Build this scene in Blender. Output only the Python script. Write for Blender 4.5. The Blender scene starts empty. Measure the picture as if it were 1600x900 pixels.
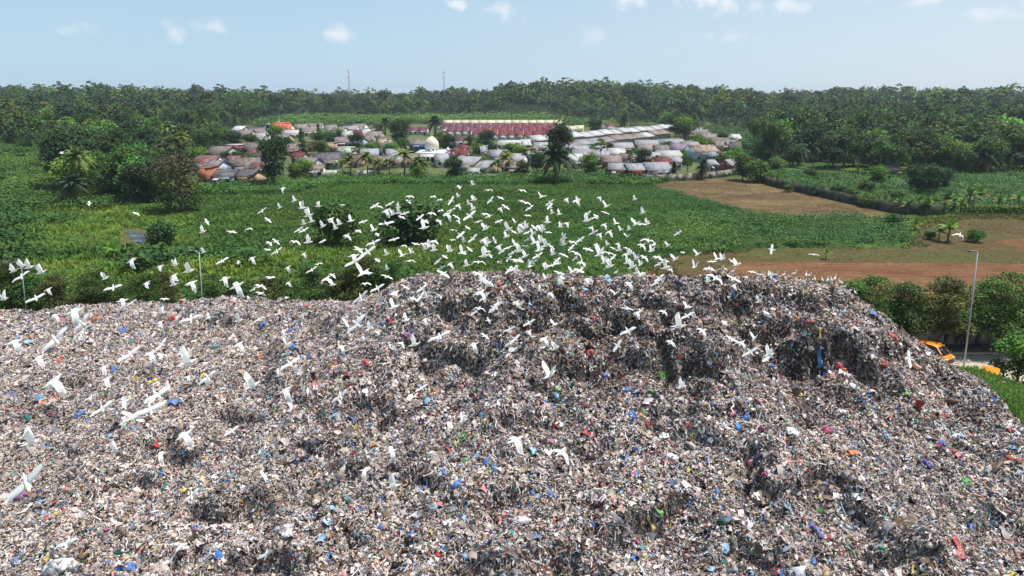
import bpy, bmesh, math, random
import numpy as np
from mathutils import Vector, Matrix

# ------------------------------------------------------------------ camera, sky, sun, exposure
S = bpy.context.scene
COL = S.collection
R = math.radians
CAM_H = 26.0
PITCH = R(15.85)
SUN_EL, SUN_AZ = R(69), R(72)          # azimuth measured from the view direction towards the right
cam_d = bpy.data.cameras.new('camera')
cam = bpy.data.objects.new('camera', cam_d); COL.objects.link(cam)
cam_d.sensor_width = 36; cam_d.lens = 24; cam_d.clip_start = 0.5; cam_d.clip_end = 20000
cam.location = (0, 0, CAM_H); cam.rotation_euler = (R(90) - PITCH, 0, 0)
S.camera = cam
S.view_settings.view_transform = 'Standard'; S.view_settings.look = 'None'
S.view_settings.exposure = 0.5; S.view_settings.gamma = 1.0
S.view_settings.use_curve_mapping = False
S.cycles.use_denoising = True
S.cycles.max_bounces = 6; S.cycles.diffuse_bounces = 3; S.cycles.glossy_bounces = 2
S.cycles.transmission_bounces = 3; S.cycles.volume_bounces = 0; S.cycles.transparent_max_bounces = 6
S.cycles.sample_clamp_indirect = 6
CP, SP = math.cos(PITCH), math.sin(PITCH)
F = 1600 * 24 / 36.0

W = bpy.data.worlds.new('World'); S.world = W; W.use_nodes = True
wn, wl = W.node_tree.nodes, W.node_tree.links
wn.clear()
sky = wn.new('ShaderNodeTexSky'); sky.sky_type = 'NISHITA'; sky.sun_disc = False
sky.sun_elevation = SUN_EL; sky.sun_rotation = SUN_AZ
sky.altitude = 50; sky.air_density = 1.0; sky.dust_density = 0.5; sky.ozone_density = 2.0
bg = wn.new('ShaderNodeBackground'); bg.inputs['Strength'].default_value = 0.09
wo = wn.new('ShaderNodeOutputWorld')
def wmath(op, a, b=None, c=None):
    n = wn.new('ShaderNodeMath'); n.operation = op
    for i, v in enumerate((a, b, c)):
        if v is None: continue
        if isinstance(v, (int, float)): n.inputs[i].default_value = v
        else: wl.new(v, n.inputs[i])
    return n.outputs[0]
tc = wn.new('ShaderNodeTexCoord'); sx = wn.new('ShaderNodeSeparateXYZ')
wl.new(tc.outputs['Generated'], sx.inputs[0])
dx, dy, dz = sx.outputs
az = wmath('ARCTAN2', dx, dy)                       # compass angle of the direction looked in
el = wmath('ARCSINE', dz)
cn = wn.new('ShaderNodeTexNoise'); cn.inputs['Scale'].default_value = 42; cn.inputs['Detail'].default_value = 6
wl.new(tc.outputs['Generated'], cn.inputs['Vector'])
nz = wmath('MULTIPLY', wmath('SUBTRACT', cn.outputs['Fac'], 0.5), 3.4)
# fair-weather puffs standing over the horizon: compass angle, elevation, half width, half height (degrees), strength
PUFFS = [(-36.4, 4.0, .75, .8, .35), (-31.2, 4.2, 1.1, .35, .28), (-25.0, 4.2, .8, .6, .5), (-22.3, 4.6, 1.3, .42, .4),
         (-13.0, 4.4, 1.2, .55, .55), (-4.2, 6.8, 1.0, .55, .75), (-.5, 6.3, 1.5, .6, .6), (6.2, 4.4, .8, .55, .28),
         (9.2, 7.1, 1.2, .65, .8), (15.0, 7.0, 2.0, .9, .85), (20.3, 6.2, 1.6, .5, .5), (16.6, 4.1, 2.2, .4, .3), (29.5, 6.3, 1.8, .6, .7),
         (33.6, 5.1, 1.6, .45, .35), (36.0, 5.6, 1.2, .45, .4), (-8.0, 7.6, 3.5, .3, .3), (-20, 7.6, 5, .3, .2), (45, 9, 5, 2, .6), (-50, 10, 6, 2, .5)]
tot = None
for a_, e_, wa, we, st in PUFFS:
    u = wmath('DIVIDE', wmath('SUBTRACT', az, R(a_)), R(wa * 1.25)); v = wmath('DIVIDE', wmath('SUBTRACT', el, R(e_)), R(we * 1.25))
    rr = wmath('SQRT', wmath('ADD', wmath('MULTIPLY', u, u), wmath('MULTIPLY', v, v)))
    m = wn.new('ShaderNodeMapRange'); m.interpolation_type = 'SMOOTHSTEP'; m.clamp = True
    wl.new(wmath('ADD', wmath('SUBTRACT', 1.0, rr), nz), m.inputs['Value'])
    m.inputs['From Min'].default_value = -.15; m.inputs['From Max'].default_value = 1.25
    m.inputs['To Min'].default_value = 0; m.inputs['To Max'].default_value = st
    tot = m.outputs[0] if tot is None else wmath('MAXIMUM', tot, m.outputs[0])
mx = wn.new('ShaderNodeMix'); mx.data_type = 'RGBA'
# thin high veil of moisture that cools and evens the Nishita sky towards the horizon
veil = wn.new('ShaderNodeMix'); veil.data_type = 'RGBA'; veil.inputs['B'].default_value = (3.7, 5.4, 6.9, 1)
vf = wn.new('ShaderNodeMapRange'); vf.interpolation_type = 'SMOOTHSTEP'; wl.new(el, vf.inputs['Value']); vf.inputs['From Min'].default_value = R(0); vf.inputs['From Max'].default_value = R(16); vf.inputs['To Min'].default_value = .86; vf.inputs['To Max'].default_value = .25
vc = wn.new('ShaderNodeMix'); vc.data_type = 'RGBA'; vc.inputs['A'].default_value = (3.7, 5.4, 6.9, 1); vc.inputs['B'].default_value = (5.5, 6.3, 7.0, 1)
va = wn.new('ShaderNodeMapRange'); va.interpolation_type = 'SMOOTHSTEP'; wl.new(az, va.inputs['Value']); va.inputs['From Min'].default_value = R(-25); va.inputs['From Max'].default_value = R(55)
wl.new(va.outputs[0], vc.inputs['Factor']); wl.new(vc.outputs['Result'], veil.inputs['B'])
wl.new(vf.outputs[0], veil.inputs['Factor']); wl.new(sky.outputs[0], veil.inputs['A'])
wl.new(wmath('MULTIPLY', tot, 1.0), mx.inputs['Factor']); wl.new(veil.outputs['Result'], mx.inputs['A'])
mx.inputs['B'].default_value = (8.3, 8.1, 8.3, 1)
wl.new(mx.outputs['Result'], bg.inputs['Color']); wl.new(bg.outputs[0], wo.inputs['Surface'])

sl = bpy.data.lights.new('sun', 'SUN'); sl.energy = 4.4; sl.angle = R(0.53); sl.color = (1.0, .955, .88)
sun = bpy.data.objects.new('sun', sl); COL.objects.link(sun); sun.location = (0, 0, 300)
sdir = Vector((math.cos(SUN_EL) * math.sin(SUN_AZ), math.cos(SUN_EL) * math.cos(SUN_AZ), math.sin(SUN_EL)))
sun.rotation_euler = sdir.to_track_quat('Z', 'Y').to_euler()

# ------------------------------------------------------------------ helpers
rng = np.random.default_rng(7)
random.seed(7)
def lin(r, g, b):
    f = lambda c: (c / 255 / 12.92) if c / 255 <= .04045 else ((c / 255 + .055) / 1.055) ** 2.4
    return np.array((f(r), f(g), f(b)))
def smooth(a, b, x):
    t = np.clip((x - a) / (b - a), 0, 1); return t * t * (3 - 2 * t)
def _hash(ix, iy, seed):
    h = (ix.astype(np.int64) * 374761393 + iy.astype(np.int64) * 668265263 + seed * 1442695041) & 0xFFFFFFFF
    h = ((h ^ (h >> 13)) * 1274126177) & 0xFFFFFFFF
    return ((h ^ (h >> 16)) & 0xFFFF) / 65535.0
def vnoise(x, y, seed=0):
    x = np.asarray(x, float); y = np.asarray(y, float)
    ix, iy = np.floor(x), np.floor(y); fx, fy = x - ix, y - iy
    fx = fx * fx * (3 - 2 * fx); fy = fy * fy * (3 - 2 * fy)
    a, b = _hash(ix, iy, seed), _hash(ix + 1, iy, seed); c, d = _hash(ix, iy + 1, seed), _hash(ix + 1, iy + 1, seed)
    return (a * (1 - fx) + b * fx) * (1 - fy) + (c * (1 - fx) + d * fx) * fy
def fbm(x, y, seed=0, oct=4, gain=.5):                     # about -1 .. 1
    s, a, t = 0, 1, 0
    for i in range(oct):
        s = s + a * (vnoise(x * 2 ** i, y * 2 ** i, seed + i * 17) * 2 - 1); t += a; a *= gain
    return s / t
def ray(px, py):
    r = (np.asarray(px, float) - 800) / F; u = -(np.asarray(py, float) - 450) / F
    return r, CP + u * SP, -SP + u * CP
def project(x, y, z):
    dz_ = z - CAM_H; f = y * CP - dz_ * SP; u = y * SP + dz_ * CP
    return 800 + F * x / f, 450 - F * u / f

def mk(name, v, quads=None, tris=None, mats=(), fm=None, col=None, smooth_=False, parent=None, link=True):
    """one mesh object from arrays; col is a colour per vertex (linear)"""
    me = bpy.data.meshes.new(name)
    v = np.asarray(v, np.float32).reshape(-1, 3)
    fs = [np.asarray(f, np.int32) for f in (quads, tris) if f is not None and len(f)]
    me.vertices.add(len(v)); me.vertices.foreach_set('co', v.ravel())
    idx = np.concatenate([f.ravel() for f in fs]); cnt = np.concatenate([np.full(len(f), f.shape[1], np.int32) for f in fs])
    st = np.concatenate([[0], np.cumsum(cnt)[:-1]]).astype(np.int32)
    me.loops.add(len(idx)); me.loops.foreach_set('vertex_index', idx)
    me.polygons.add(len(cnt)); me.polygons.foreach_set('loop_start', st)
    if fm is not None: me.polygons.foreach_set('material_index', np.asarray(fm, np.int32))
    for m in (mats if isinstance(mats, (list, tuple)) else [mats]): me.materials.append(m)
    if smooth_: me.polygons.foreach_set('use_smooth', np.ones(len(cnt), bool))
    if col is not None:
        at = me.color_attributes.new('col', 'FLOAT_COLOR', 'POINT')
        c = np.ones((len(v), 4), np.float32); c[:, :3] = col
        at.data.foreach_set('color', c.ravel())
    me.update(calc_edges=True)
    o = bpy.data.objects.new(name, me)
    if link: COL.objects.link(o)
    if parent is not None: o.parent = parent
    return o
class Acc:
    def __init__(s): s.v, s.q, s.t, s.c, s.qm, s.tm, s.n = [], [], [], [], [], [], 0
    def add(s, v, q=None, t=None, c=None, m=0):
        v = np.asarray(v, float).reshape(-1, 3)
        if q is not None and len(q): s.q.append(np.asarray(q, np.int64) + s.n); s.qm.append(np.full(len(q), m))
        if t is not None and len(t): s.t.append(np.asarray(t, np.int64) + s.n); s.tm.append(np.full(len(t), m))
        s.v.append(v); s.n += len(v)
        if c is not None: s.c.append(np.broadcast_to(np.asarray(c, float), (len(v), 3)))
    def box(s, x0, x1, y0, y1, z0, z1, m=0, c=None, M=None):
        v = np.array([(x, y, z) for x in (x0, x1) for y in (y0, y1) for z in (z0, z1)], float)
        if M is not None: v = v @ np.asarray(M.to_3x3()).T + np.asarray(M.translation)
        s.add(v, [(0, 1, 3, 2), (4, 6, 7, 5), (0, 4, 5, 1), (2, 3, 7, 6), (0, 2, 6, 4), (1, 5, 7, 3)], c=c, m=m)
    def tube(s, pts, rad, n=8, c=None, m=0, cap=True):
        pts = [Vector(p) for p in pts]; V = []
        for i, p in enumerate(pts):
            d = (pts[min(i + 1, len(pts) - 1)] - pts[max(i - 1, 0)]).normalized()
            a = d.orthogonal().normalized() if i == 0 else (pa - d * pa.dot(d)).normalized()
            pa = a; b = d.cross(a)
            r = rad[i] if hasattr(rad, '__len__') else rad
            for k in range(n):
                t = 2 * math.pi * k / n; V.append(p + (a * math.cos(t) + b * math.sin(t)) * r)
        q = [(i * n + k, i * n + (k + 1) % n, (i + 1) * n + (k + 1) % n, (i + 1) * n + k) for i in range(len(pts) - 1) for k in range(n)]
        t = []
        if cap:
            e = (len(pts) - 1) * n
            t = [(0, k + 1, k) for k in range(1, n - 1)] + [(e, e + k, e + k + 1) for k in range(1, n - 1)]
        s.add([tuple(p) for p in V], q, t, c, m)
    def build(s, name, mats, parent=None, smooth_=False, link=True):
        q = np.concatenate(s.q) if s.q else None; t = np.concatenate(s.t) if s.t else None
        fm = np.concatenate((s.qm if s.q else []) + (s.tm if s.t else []))
        return mk(name, np.concatenate(s.v), q, t, mats, fm, np.concatenate(s.c) if s.c else None, smooth_, parent, link)
def tag(o, label=None, cat=None, group=None, kind=None):
    for k, v in (('label', label), ('category', cat), ('group', group), ('kind', kind)):
        if v: o[k] = v
    return o
def empty(name, loc=(0, 0, 0), rz=0.0):
    o = bpy.data.objects.new(name, None); COL.objects.link(o); o.location = loc; o.rotation_euler = (0, 0, rz); o.empty_display_size = .3
    return o
def copy_tree(o, parent=None):
    c = o.copy(); COL.objects.link(c); c.parent = parent
    for ch in o.children: copy_tree(ch, c)
    return c
def rotz(a):
    c, s_ = np.cos(a), np.sin(a); z = np.zeros_like(c); o = np.ones_like(c)
    return np.stack([np.stack([c, -s_, z], -1), np.stack([s_, c, z], -1), np.stack([z, z, o], -1)], -2)
def replicate(pv, pf, pos, Rm, sc):
    """copies of the vertices pv / faces pf at pos (N,3) with rotations Rm (N,3,3) and scale sc (N,) or (N,3)"""
    sc = np.asarray(sc, float); sc = sc[:, None] if sc.ndim == 1 else sc
    v = np.einsum('nij,nkj->nki', Rm, pv[None] * sc[:, None, :]) + pos[:, None, :]
    f = (np.asarray(pf)[None] + (np.arange(len(pos)) * len(pv))[:, None, None]).reshape(-1, np.asarray(pf).shape[1])
    return v.reshape(-1, 3), f
def cards(P, N, w, h, g):
    """square leaf cards at P facing N (random spin)"""
    n = len(P); N = N / (np.linalg.norm(N, axis=1, keepdims=True) + 1e-9)
    t = g.normal(size=(n, 3)); t -= N * (t * N).sum(1, keepdims=True); t /= np.linalg.norm(t, axis=1, keepdims=True) + 1e-9
    b = np.cross(N, t); w = np.broadcast_to(w, n)[:, None] / 2; h = np.broadcast_to(h, n)[:, None] / 2
    fold = N * w * .5
    v = np.stack([P - t * w * .55 - b * h * .3 + fold * .3, P - b * h * .9, P + t * w * .9 + fold, P + t * w * .1 + b * h], 1)
    return v.reshape(-1, 3), np.arange(n * 4).reshape(-1, 4)

# ------------------------------------------------------------------ materials
def nodes(name):
    m = bpy.data.materials.new(name); m.use_nodes = True
    return m, m.node_tree.nodes, m.node_tree.links, m.node_tree.nodes['Principled BSDF']
def mat(name, col, rough=.7, var=.15, scale=3.0, metal=0.0, spec=.4, bump=0.0, dirt=None, dirt_scale=.6, dirt_amt=.5):
    """plain colour broken up by noise, with an optional second colour in patches"""
    m, n, l, b = nodes(name)
    tcn = n.new('ShaderNodeTexCoord')
    ns = n.new('ShaderNodeTexNoise'); ns.inputs['Scale'].default_value = scale; ns.inputs['Detail'].default_value = 5
    l.new(tcn.outputs['Object'], ns.inputs['Vector'])
    mr = n.new('ShaderNodeMapRange'); mr.inputs['From Min'].default_value = .25; mr.inputs['From Max'].default_value = .75
    mr.inputs['To Min'].default_value = 1 - var; mr.inputs['To Max'].default_value = 1 + var
    l.new(ns.outputs['Fac'], mr.inputs['Value'])
    hv = n.new('ShaderNodeHueSaturation'); hv.inputs['Color'].default_value = (*col, 1)
    l.new(mr.outputs[0], hv.inputs['Value']); out = hv.outputs[0]
    if dirt is not None:
        n2 = n.new('ShaderNodeTexNoise'); n2.inputs['Scale'].default_value = dirt_scale; n2.inputs['Detail'].default_value = 6
        l.new(tcn.outputs['Object'], n2.inputs['Vector'])
        m2 = n.new('ShaderNodeMapRange'); m2.inputs['From Min'].default_value = .62 - dirt_amt * .3; m2.inputs['From Max'].default_value = .72 - dirt_amt * .2
        l.new(n2.outputs['Fac'], m2.inputs['Value'])
        mi = n.new('ShaderNodeMix'); mi.data_type = 'RGBA'; l.new(m2.outputs[0], mi.inputs['Factor'])
        l.new(out, mi.inputs['A']); mi.inputs['B'].default_value = (*dirt, 1); out = mi.outputs['Result']
    l.new(out, b.inputs['Base Color']); b.inputs['Roughness'].default_value = rough; b.inputs['Metallic'].default_value = metal
    b.inputs['Specular IOR Level'].default_value = spec
    if bump:
        bp = n.new('ShaderNodeBump'); bp.inputs['Strength'].default_value = bump; bp.inputs['Distance'].default_value = .05
        l.new(ns.outputs['Fac'], bp.inputs['Height']); l.new(bp.outputs[0], b.inputs['Normal'])
    return m
def attr_mat(name, rough=.6, spec=.35, leaf=0.0, objvar=0.0, noise=0.0, nscale=2.0):
    """colour comes from the mesh's own colour attribute; leaf adds light passing through; objvar varies it from object to object"""
    m, n, l, b = nodes(name)
    at = n.new('ShaderNodeAttribute'); at.attribute_name = 'col'; out = at.outputs['Color']
    if objvar:
        oi = n.new('ShaderNodeObjectInfo'); hv = n.new('ShaderNodeHueSaturation')
        a = n.new('ShaderNodeMapRange'); a.inputs['To Min'].default_value = 1 - objvar; a.inputs['To Max'].default_value = 1 + objvar
        l.new(oi.outputs['Random'], a.inputs['Value']); l.new(a.outputs[0], hv.inputs['Value'])
        m2 = n.new('ShaderNodeMath'); m2.operation = 'MULTIPLY'; m2.inputs[1].default_value = 7.13; l.new(oi.outputs['Random'], m2.inputs[0])
        m3 = n.new('ShaderNodeMath'); m3.operation = 'FRACT'; l.new(m2.outputs[0], m3.inputs[0])
        h = n.new('ShaderNodeMapRange'); h.inputs['To Min'].default_value = .475; h.inputs['To Max'].default_value = .515
        l.new(m3.outputs[0], h.inputs['Value']); l.new(h.outputs[0], hv.inputs['Hue'])
        l.new(out, hv.inputs['Color']); out = hv.outputs[0]
    if noise:
        tcn = n.new('ShaderNodeTexCoord'); ns = n.new('ShaderNodeTexNoise'); ns.inputs['Scale'].default_value = nscale; ns.inputs['Detail'].default_value = 6
        l.new(tcn.outputs['Object'], ns.inputs['Vector'])
        mr = n.new('ShaderNodeMapRange'); mr.inputs['From Min'].default_value = .25; mr.inputs['From Max'].default_value = .75
        mr.inputs['To Min'].default_value = 1 - noise; mr.inputs['To Max'].default_value = 1 + noise; l.new(ns.outputs['Fac'], mr.inputs['Value'])
        hv2 = n.new('ShaderNodeHueSaturation'); l.new(out, hv2.inputs['Color']); l.new(mr.outputs[0], hv2.inputs['Value']); out = hv2.outputs[0]
    l.new(out, b.inputs['Base Color']); b.inputs['Roughness'].default_value = rough; b.inputs['Specular IOR Level'].default_value = spec
    if leaf:
        tr = n.new('ShaderNodeBsdfTranslucent'); l.new(out, tr.inputs['Color'])
        mi = n.new('ShaderNodeMixShader'); mi.inputs[0].default_value = leaf
        l.new(b.outputs[0], mi.inputs[1]); l.new(tr.outputs[0], mi.inputs[2]); l.new(mi.outputs[0], n['Material Output'].inputs['Surface'])
    return m
M_LEAF = attr_mat('foliage', .65, .25, .22, .22)
M_LEAF_MASS = attr_mat('foliage_mass', .65, .25, .22)
M_BARK = mat('bark', (.16, .13, .10), .9, .3, 4)
M_REFUSE = attr_mat('refuse_plastic', .5, .35, .08)
M_DARK = mat('dark_glass', (.015, .017, .02), .25, .1)
M_METAL = mat('galvanised_steel', (.48, .5, .52), .45, .12, 2, .3)
M_CONC = mat('stained_concrete', lin(150, 146, 138), .9, .2, 1.2, dirt=lin(80, 76, 68), dirt_scale=.5, dirt_amt=.55)
# ------------------------------------------------------------------ terrain: one height function for everything outside the heap
def road_side(x, y):                       # signed distance to the road's near edge, positive on the heap's side
    ax_, ay_, bx_, by_ = 39.6, 66.5, 45.1, 50.0
    ux, uy = bx_ - ax_, by_ - ay_; L = math.hypot(ux, uy); ux, uy = ux / L, uy / L
    return (x - ax_) * uy - (y - ay_) * ux
_sgn = -1.0 if road_side(0, 40) < 0 else 1.0
def G(x, y):
    x = np.asarray(x, float); y = np.asarray(y, float)
    ax_ = x / np.maximum(y, 30)
    left = smooth(-.30, -.55, ax_) * smooth(170, 430, y) * 7.2
    right = smooth(.33, .52, ax_) * smooth(230, 430, y) * 4.2
    far = smooth(620, 1000, y) * (7 + 9 * smooth(-.10, .02, ax_) * smooth(.30, .18, ax_))
    far = far * (1 - smooth(1500, 3200, y) * .55)
    und = fbm(x / 60, y / 60, 3, 3) * (.8 * smooth(80, 130, y) + 1.5 * smooth(600, 900, y)) * (1 - .75 * smooth(215, 235, y) * smooth(660, 600, y) * smooth(-.6, -.45, ax_) * smooth(.42, .36, ax_))
    lm = smooth(-20, -45, x) * smooth(80, 100, y) * smooth(150, 120, y) * (1.3 + 1.4 * fbm(x / 18, y / 18, 9, 3))
    s_ = road_side(x, y) * _sgn
    bank = smooth(.2, 2.4, s_) * (2.75 + smooth(3, 9, s_) * .7) * smooth(35, 44, y) * smooth(78, 70, y + 0 * x) * smooth(8, 20, x)
    bank = bank * (1 - smooth(55.0, 61.0, y)) 
    return np.maximum(left, right) + far + und + lm + bank + .12 * fbm(x / 3, y / 3, 5, 2) * smooth(.5, 3, s_) * smooth(90, 60, y)

# ------------------------------------------------------------------ the heap: crest line laid out in metres, slopes of tipped refuse
def at_depth(px, py, d):
    r, wy, wz = ray(px, py); k = d / wy
    return (r * k, d, CAM_H + wz * k)
CREST = [at_depth(*p) for p in [(592, 468, 49), (612, 452, 49.5), (640, 437, 49.5), (680, 427, 49), (740, 424, 48.5), (800, 423, 48), (870, 430, 48), (950, 434, 48.5),
         (1020, 430, 48), (1080, 430, 47.5), (1150, 430, 48), (1240, 437, 48.5), (1300, 445, 48.5), (1330, 460, 48.5), (1362, 486, 47.8), (1405, 520, 46.5),
         (1445, 552, 45.2), (1500, 585, 43), (1560, 650, 39.5), (1602, 706, 36)]]
CREST += [(31.5, 31.5, 5.4), (33.5, 25, 4.4), (34.5, 18, 3.2)]
_c = np.array(CREST); _seg = np.concatenate([[0], np.cumsum(np.linalg.norm(np.diff(_c, axis=0), axis=1))])
_tt = np.linspace(0, _seg[-1], 260); CR = np.stack([np.interp(_tt, _seg, _c[:, k]) for k in range(3)], 1)
EDGE = [at_depth(*p) for p in [(-260, 492, 60), (-120, 486, 60), (0, 481, 60), (60, 481, 60), (110, 474, 60), (200, 471, 60), (300, 468, 60), (345, 461, 60), (400, 461, 59.5), (450, 467, 59), (500, 467, 58), (560, 470, 56.5), (620, 474, 55)]]
_e = np.array(EDGE)
GX0, GY0, GD = -75.0, 14.0, 0.16
NX, NY = int(112 / GD), int(58 / GD)
gx = GX0 + np.arange(NX) * GD; gy = GY0 + np.arange(NY) * GD
XX, YY = np.meshgrid(gx, gy)
def build_heap():
    X, Y = XX.ravel(), YY.ravel()
    wx = X + 1.6 * fbm(X / 9, Y / 9, 21, 3); wy_ = Y + 1.6 * fbm(X / 9, Y / 9, 22, 3)
    wx, wy_ = X + (wx - X) * smooth(0, 6, 49 - Y), Y + (wy_ - Y) * smooth(0, 6, 46 - Y)
    best = np.full(len(X), -1e9)
    for cx, cy, cz in CR:
        ddx, ddy = wx - cx, wy_ - cy; d = np.hypot(ddx, ddy)
        front = (ddy * -.62 + ddx * -.78) / (d + 1e-6)
        ff = smooth(-.12, .35, front); sl_ = (1.05 - .45 * ff) * (1 - .18 * smooth(8, 20, d) * ff)
        h = cz - sl_ * np.maximum(d - .7, 0) - .02 * d
        best = np.maximum(best, h)
    # pale lower plateau on the left, falling towards the camera and ending at a brink
    ey = np.interp(X, _e[:, 0], _e[:, 1]); ez = np.interp(X, _e[:, 0], _e[:, 2])
    low = ez - (ey - Y) * (.175) + .35 * fbm(X / 5, Y / 5, 31, 3)
    low = np.where(Y > ey, ez - (Y - ey) * .8, low)
    low = low - 12 * smooth(-2, 12, X - np.interp(Y, [14, 30, 50, 62], [26, 22, 8, 0]))
    k = 1.4; m_ = np.maximum(best, low); z = m_ + k * np.log(np.exp((best - m_) / k) + np.exp((low - m_) / k)) - .25
    # slumps and scarps: the fall is broken into ledges with steep ragged fronts
    n1 = fbm(X / 7, Y / 7, 41, 4); n2 = fbm(X / 2.2, Y / 2.2, 42, 3); n3 = fbm(X / .8, Y / .8, 43, 2)
    step = 2.3; ph = (z + 1.6 * n1 + .5 * n2) / step; fr = ph - np.floor(ph)
    terr = (smooth(0, .34, fr) - fr) * step
    amt = smooth(-.05, .35, fbm(X / 11 + 5, Y / 8, 44, 3) + .42 * smooth(-8, 4, X) * smooth(34, 40, Y)) * smooth(0, 2, np.interp(X, CR[:, 0], CR[:, 1], left=60, right=60) - Y)
    z = z + (terr - .33 * step) * amt * .8 * smooth(26, 20, X)
    crisp = smooth(.3, 2.5, np.abs(Y - np.interp(X, _e[:, 0], _e[:, 1])))
    z = z + .35 * n2 * crisp + .16 * n3 + .3 * np.abs(fbm(X / 1.5, Y / 1.5, 45, 2)) - .1
    return z.reshape(NY, NX)
HZ = build_heap()
SCARPS = [(380, 645, 35, 1.2), (352, 790, 40, 1.6), (420, 872, 50, 1.6), (660, 738, 50, 1.3), (780, 764, 40, 1.0), (1000, 805, 70, 1.9), (1176, 706, 26, 1.6), (1204, 742, 22, 1.5), (1290, 735, 60, 1.5), (1345, 792, 40, 1.3), (1420, 850, 50, 1.3), (850, 590, 40, 1.4), (905, 560, 60, 1.7), (1060, 565, 50, 1.7),
          (1205, 496, 60, 2.0), (1290, 545, 80, 2.2), (1385, 548, 60, 1.7), (1150, 462, 50, 1.6), (722, 470, 60, 1.7), (700, 535, 70, 1.5), (600, 632, 50, 1.1), (60, 650, 30, .9), (262, 582, 14, .9), (128, 592, 18, .9), (500, 692, 60, 1.0), (1100, 632, 70, 1.2), (200, 762, 60, .9), (1500, 700, 60, 1.0), (1530, 790, 50, 1.2), (560, 822, 50, 1.0),
          (870, 472, 70, 1.6), (960, 512, 60, 1.5), (1040, 474, 50, 1.4), (800, 650, 70, 1.0), (930, 690, 60, .9), (120, 700, 40, .8), (300, 850, 50, 1.0), (860, 860, 60, 1.0), (1180, 850, 50, 1.1), (740, 860, 50, .9), (1240, 620, 50, 1.2), (1420, 640, 40, 1.0)]
def Hs(x, y):
    fx = np.clip((np.asarray(x, float) - GX0) / GD, 0, NX - 1.001); fy = np.clip((np.asarray(y, float) - GY0) / GD, 0, NY - 1.001)
    ix, iy = fx.astype(int), fy.astype(int); fx, fy = fx - ix, fy - iy
    return (HZ[iy, ix] * (1 - fx) + HZ[iy, ix + 1] * fx) * (1 - fy) + (HZ[iy + 1, ix] * (1 - fx) + HZ[iy + 1, ix + 1] * fx) * fy
def Hall(x, y):
    x = np.asarray(x, float); y = np.asarray(y, float)
    ins = (x > GX0) & (x < GX0 + 112) & (y > GY0) & (y < GY0 + 58)
    return np.where(ins, np.maximum(G(x, y), Hs(x, y)), G(x, y))
def hit(px, py, fn=G, dmin=14, dmax=3000):
    """where the line of sight through a pixel meets the ground (arrays allowed)"""
    r, wy, wz = ray(np.atleast_1d(px), np.atleast_1d(py))
    r, wy, wz = np.broadcast_arrays(r, wy, wz)
    ds = np.geomspace(dmin, dmax, 2400)
    out = np.zeros((len(r), 3))
    for i in range(len(r)):
        k = ds / wy[i]; x = r[i] * k; z = CAM_H + wz[i] * k
        below = z < fn(x, ds)
        j = int(np.argmax(below)) if below.any() else len(ds) - 1
        d = ds[j]
        if j > 0:
            a, b = ds[j - 1], ds[j]
            for _ in range(12):
                mth = (a + b) / 2; kk = mth / wy[i]
                if CAM_H + wz[i] * kk < fn(np.array([r[i] * kk]), np.array([mth]))[0]: b = mth
                else: a = mth
            d = b
        out[i] = (r[i] * d / wy[i], d, 0); out[i, 2] = fn(out[i:i + 1, 0], out[i:i + 1, 1])[0]
    return out
def g1(px, py): return hit(px, py)[0]
# scarps where the tipped waste has slumped: a ragged steep face with a hollow below it
_sp = hit([s[0] for s in SCARPS], [s[1] for s in SCARPS], Hs, 14, 80)
_X, _Y = XX + 1.5 * fbm(XX / 1.7, YY / 1.7, 51, 4), YY + 1.7 * fbm(XX / 1.4, YY / 1.4, 52, 4)
for (px, py, wpx, dep), p in zip(SCARPS, _sp):
    w = wpx * math.hypot(p[1], CAM_H - p[2]) / F; e_ = 1.5
    gxx = float(Hs(p[0] + e_, p[1]) - Hs(p[0] - e_, p[1])); gyy = float(Hs(p[0], p[1] + e_) - Hs(p[0], p[1] - e_)) + .6; L = math.hypot(gxx, gyy); dxn, dyn = -gxx / L, -gyy / L
    v_ = (_X - p[0]) * dxn + (_Y - p[1]) * dyn; u_ = -(_X - p[0]) * dyn + (_Y - p[1]) * dxn
    v_ = v_ - .18 * u_ ** 2 / max(w, .6) * .6
    HZ -= dep * .70 * np.exp(-(u_ / w) ** 4) * smooth(-.12, .25, v_) * np.exp(-np.maximum(v_, 0) / (2.0 * dep)) * .95
    HZ += dep * .22 * np.exp(-(u_ / w) ** 2) * np.exp(-((v_ + .6) / .8) ** 2)
HZ += .22 * fbm(XX / 1.3, YY / 3.6, 53, 3) * smooth(60, 54, YY)

# ground sheet out to the horizon
def wide_grid(axs, ys):
    A, Y = np.meshgrid(axs, ys); X = A * np.maximum(Y, 30)
    n, m_ = A.shape; i = np.arange((n - 1) * (m_ - 1)); r_, c_ = i // (m_ - 1), i % (m_ - 1); a = r_ * m_ + c_
    return X.ravel(), Y.ravel(), np.stack([a, a + 1, a + m_ + 1, a + m_], 1)
X, Y, Q = wide_grid(np.concatenate([np.linspace(-3, -1, 25)[:-1], np.linspace(-1, 1, 420), np.linspace(1, 3, 25)[1:]]), np.concatenate([np.linspace(-60, 24, 15)[:-1], np.geomspace(24, 9000, 460)]))
Zg = G(X, Y)
big = fbm(X / 25, Y / 25, 61, 4)[:, None]
pale = smooth(-.1, .5, fbm(X / 14, Y / 9, 62, 4))[:, None]
gc = lin(60, 86, 38) * (1 + .3 * big) * (1 - pale * .6) + lin(100, 118, 54) * pale * .6
wood = (smooth(-.28, -.36, X / np.maximum(Y, 30)) * smooth(190, 260, Y) + smooth(.36, .44, X / np.maximum(Y, 30)) * smooth(240, 300, Y) + smooth(640, 720, Y)).clip(0, 1)[:, None]
gc = gc * (1 - wood) + lin(38, 52, 28) * wood
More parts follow.
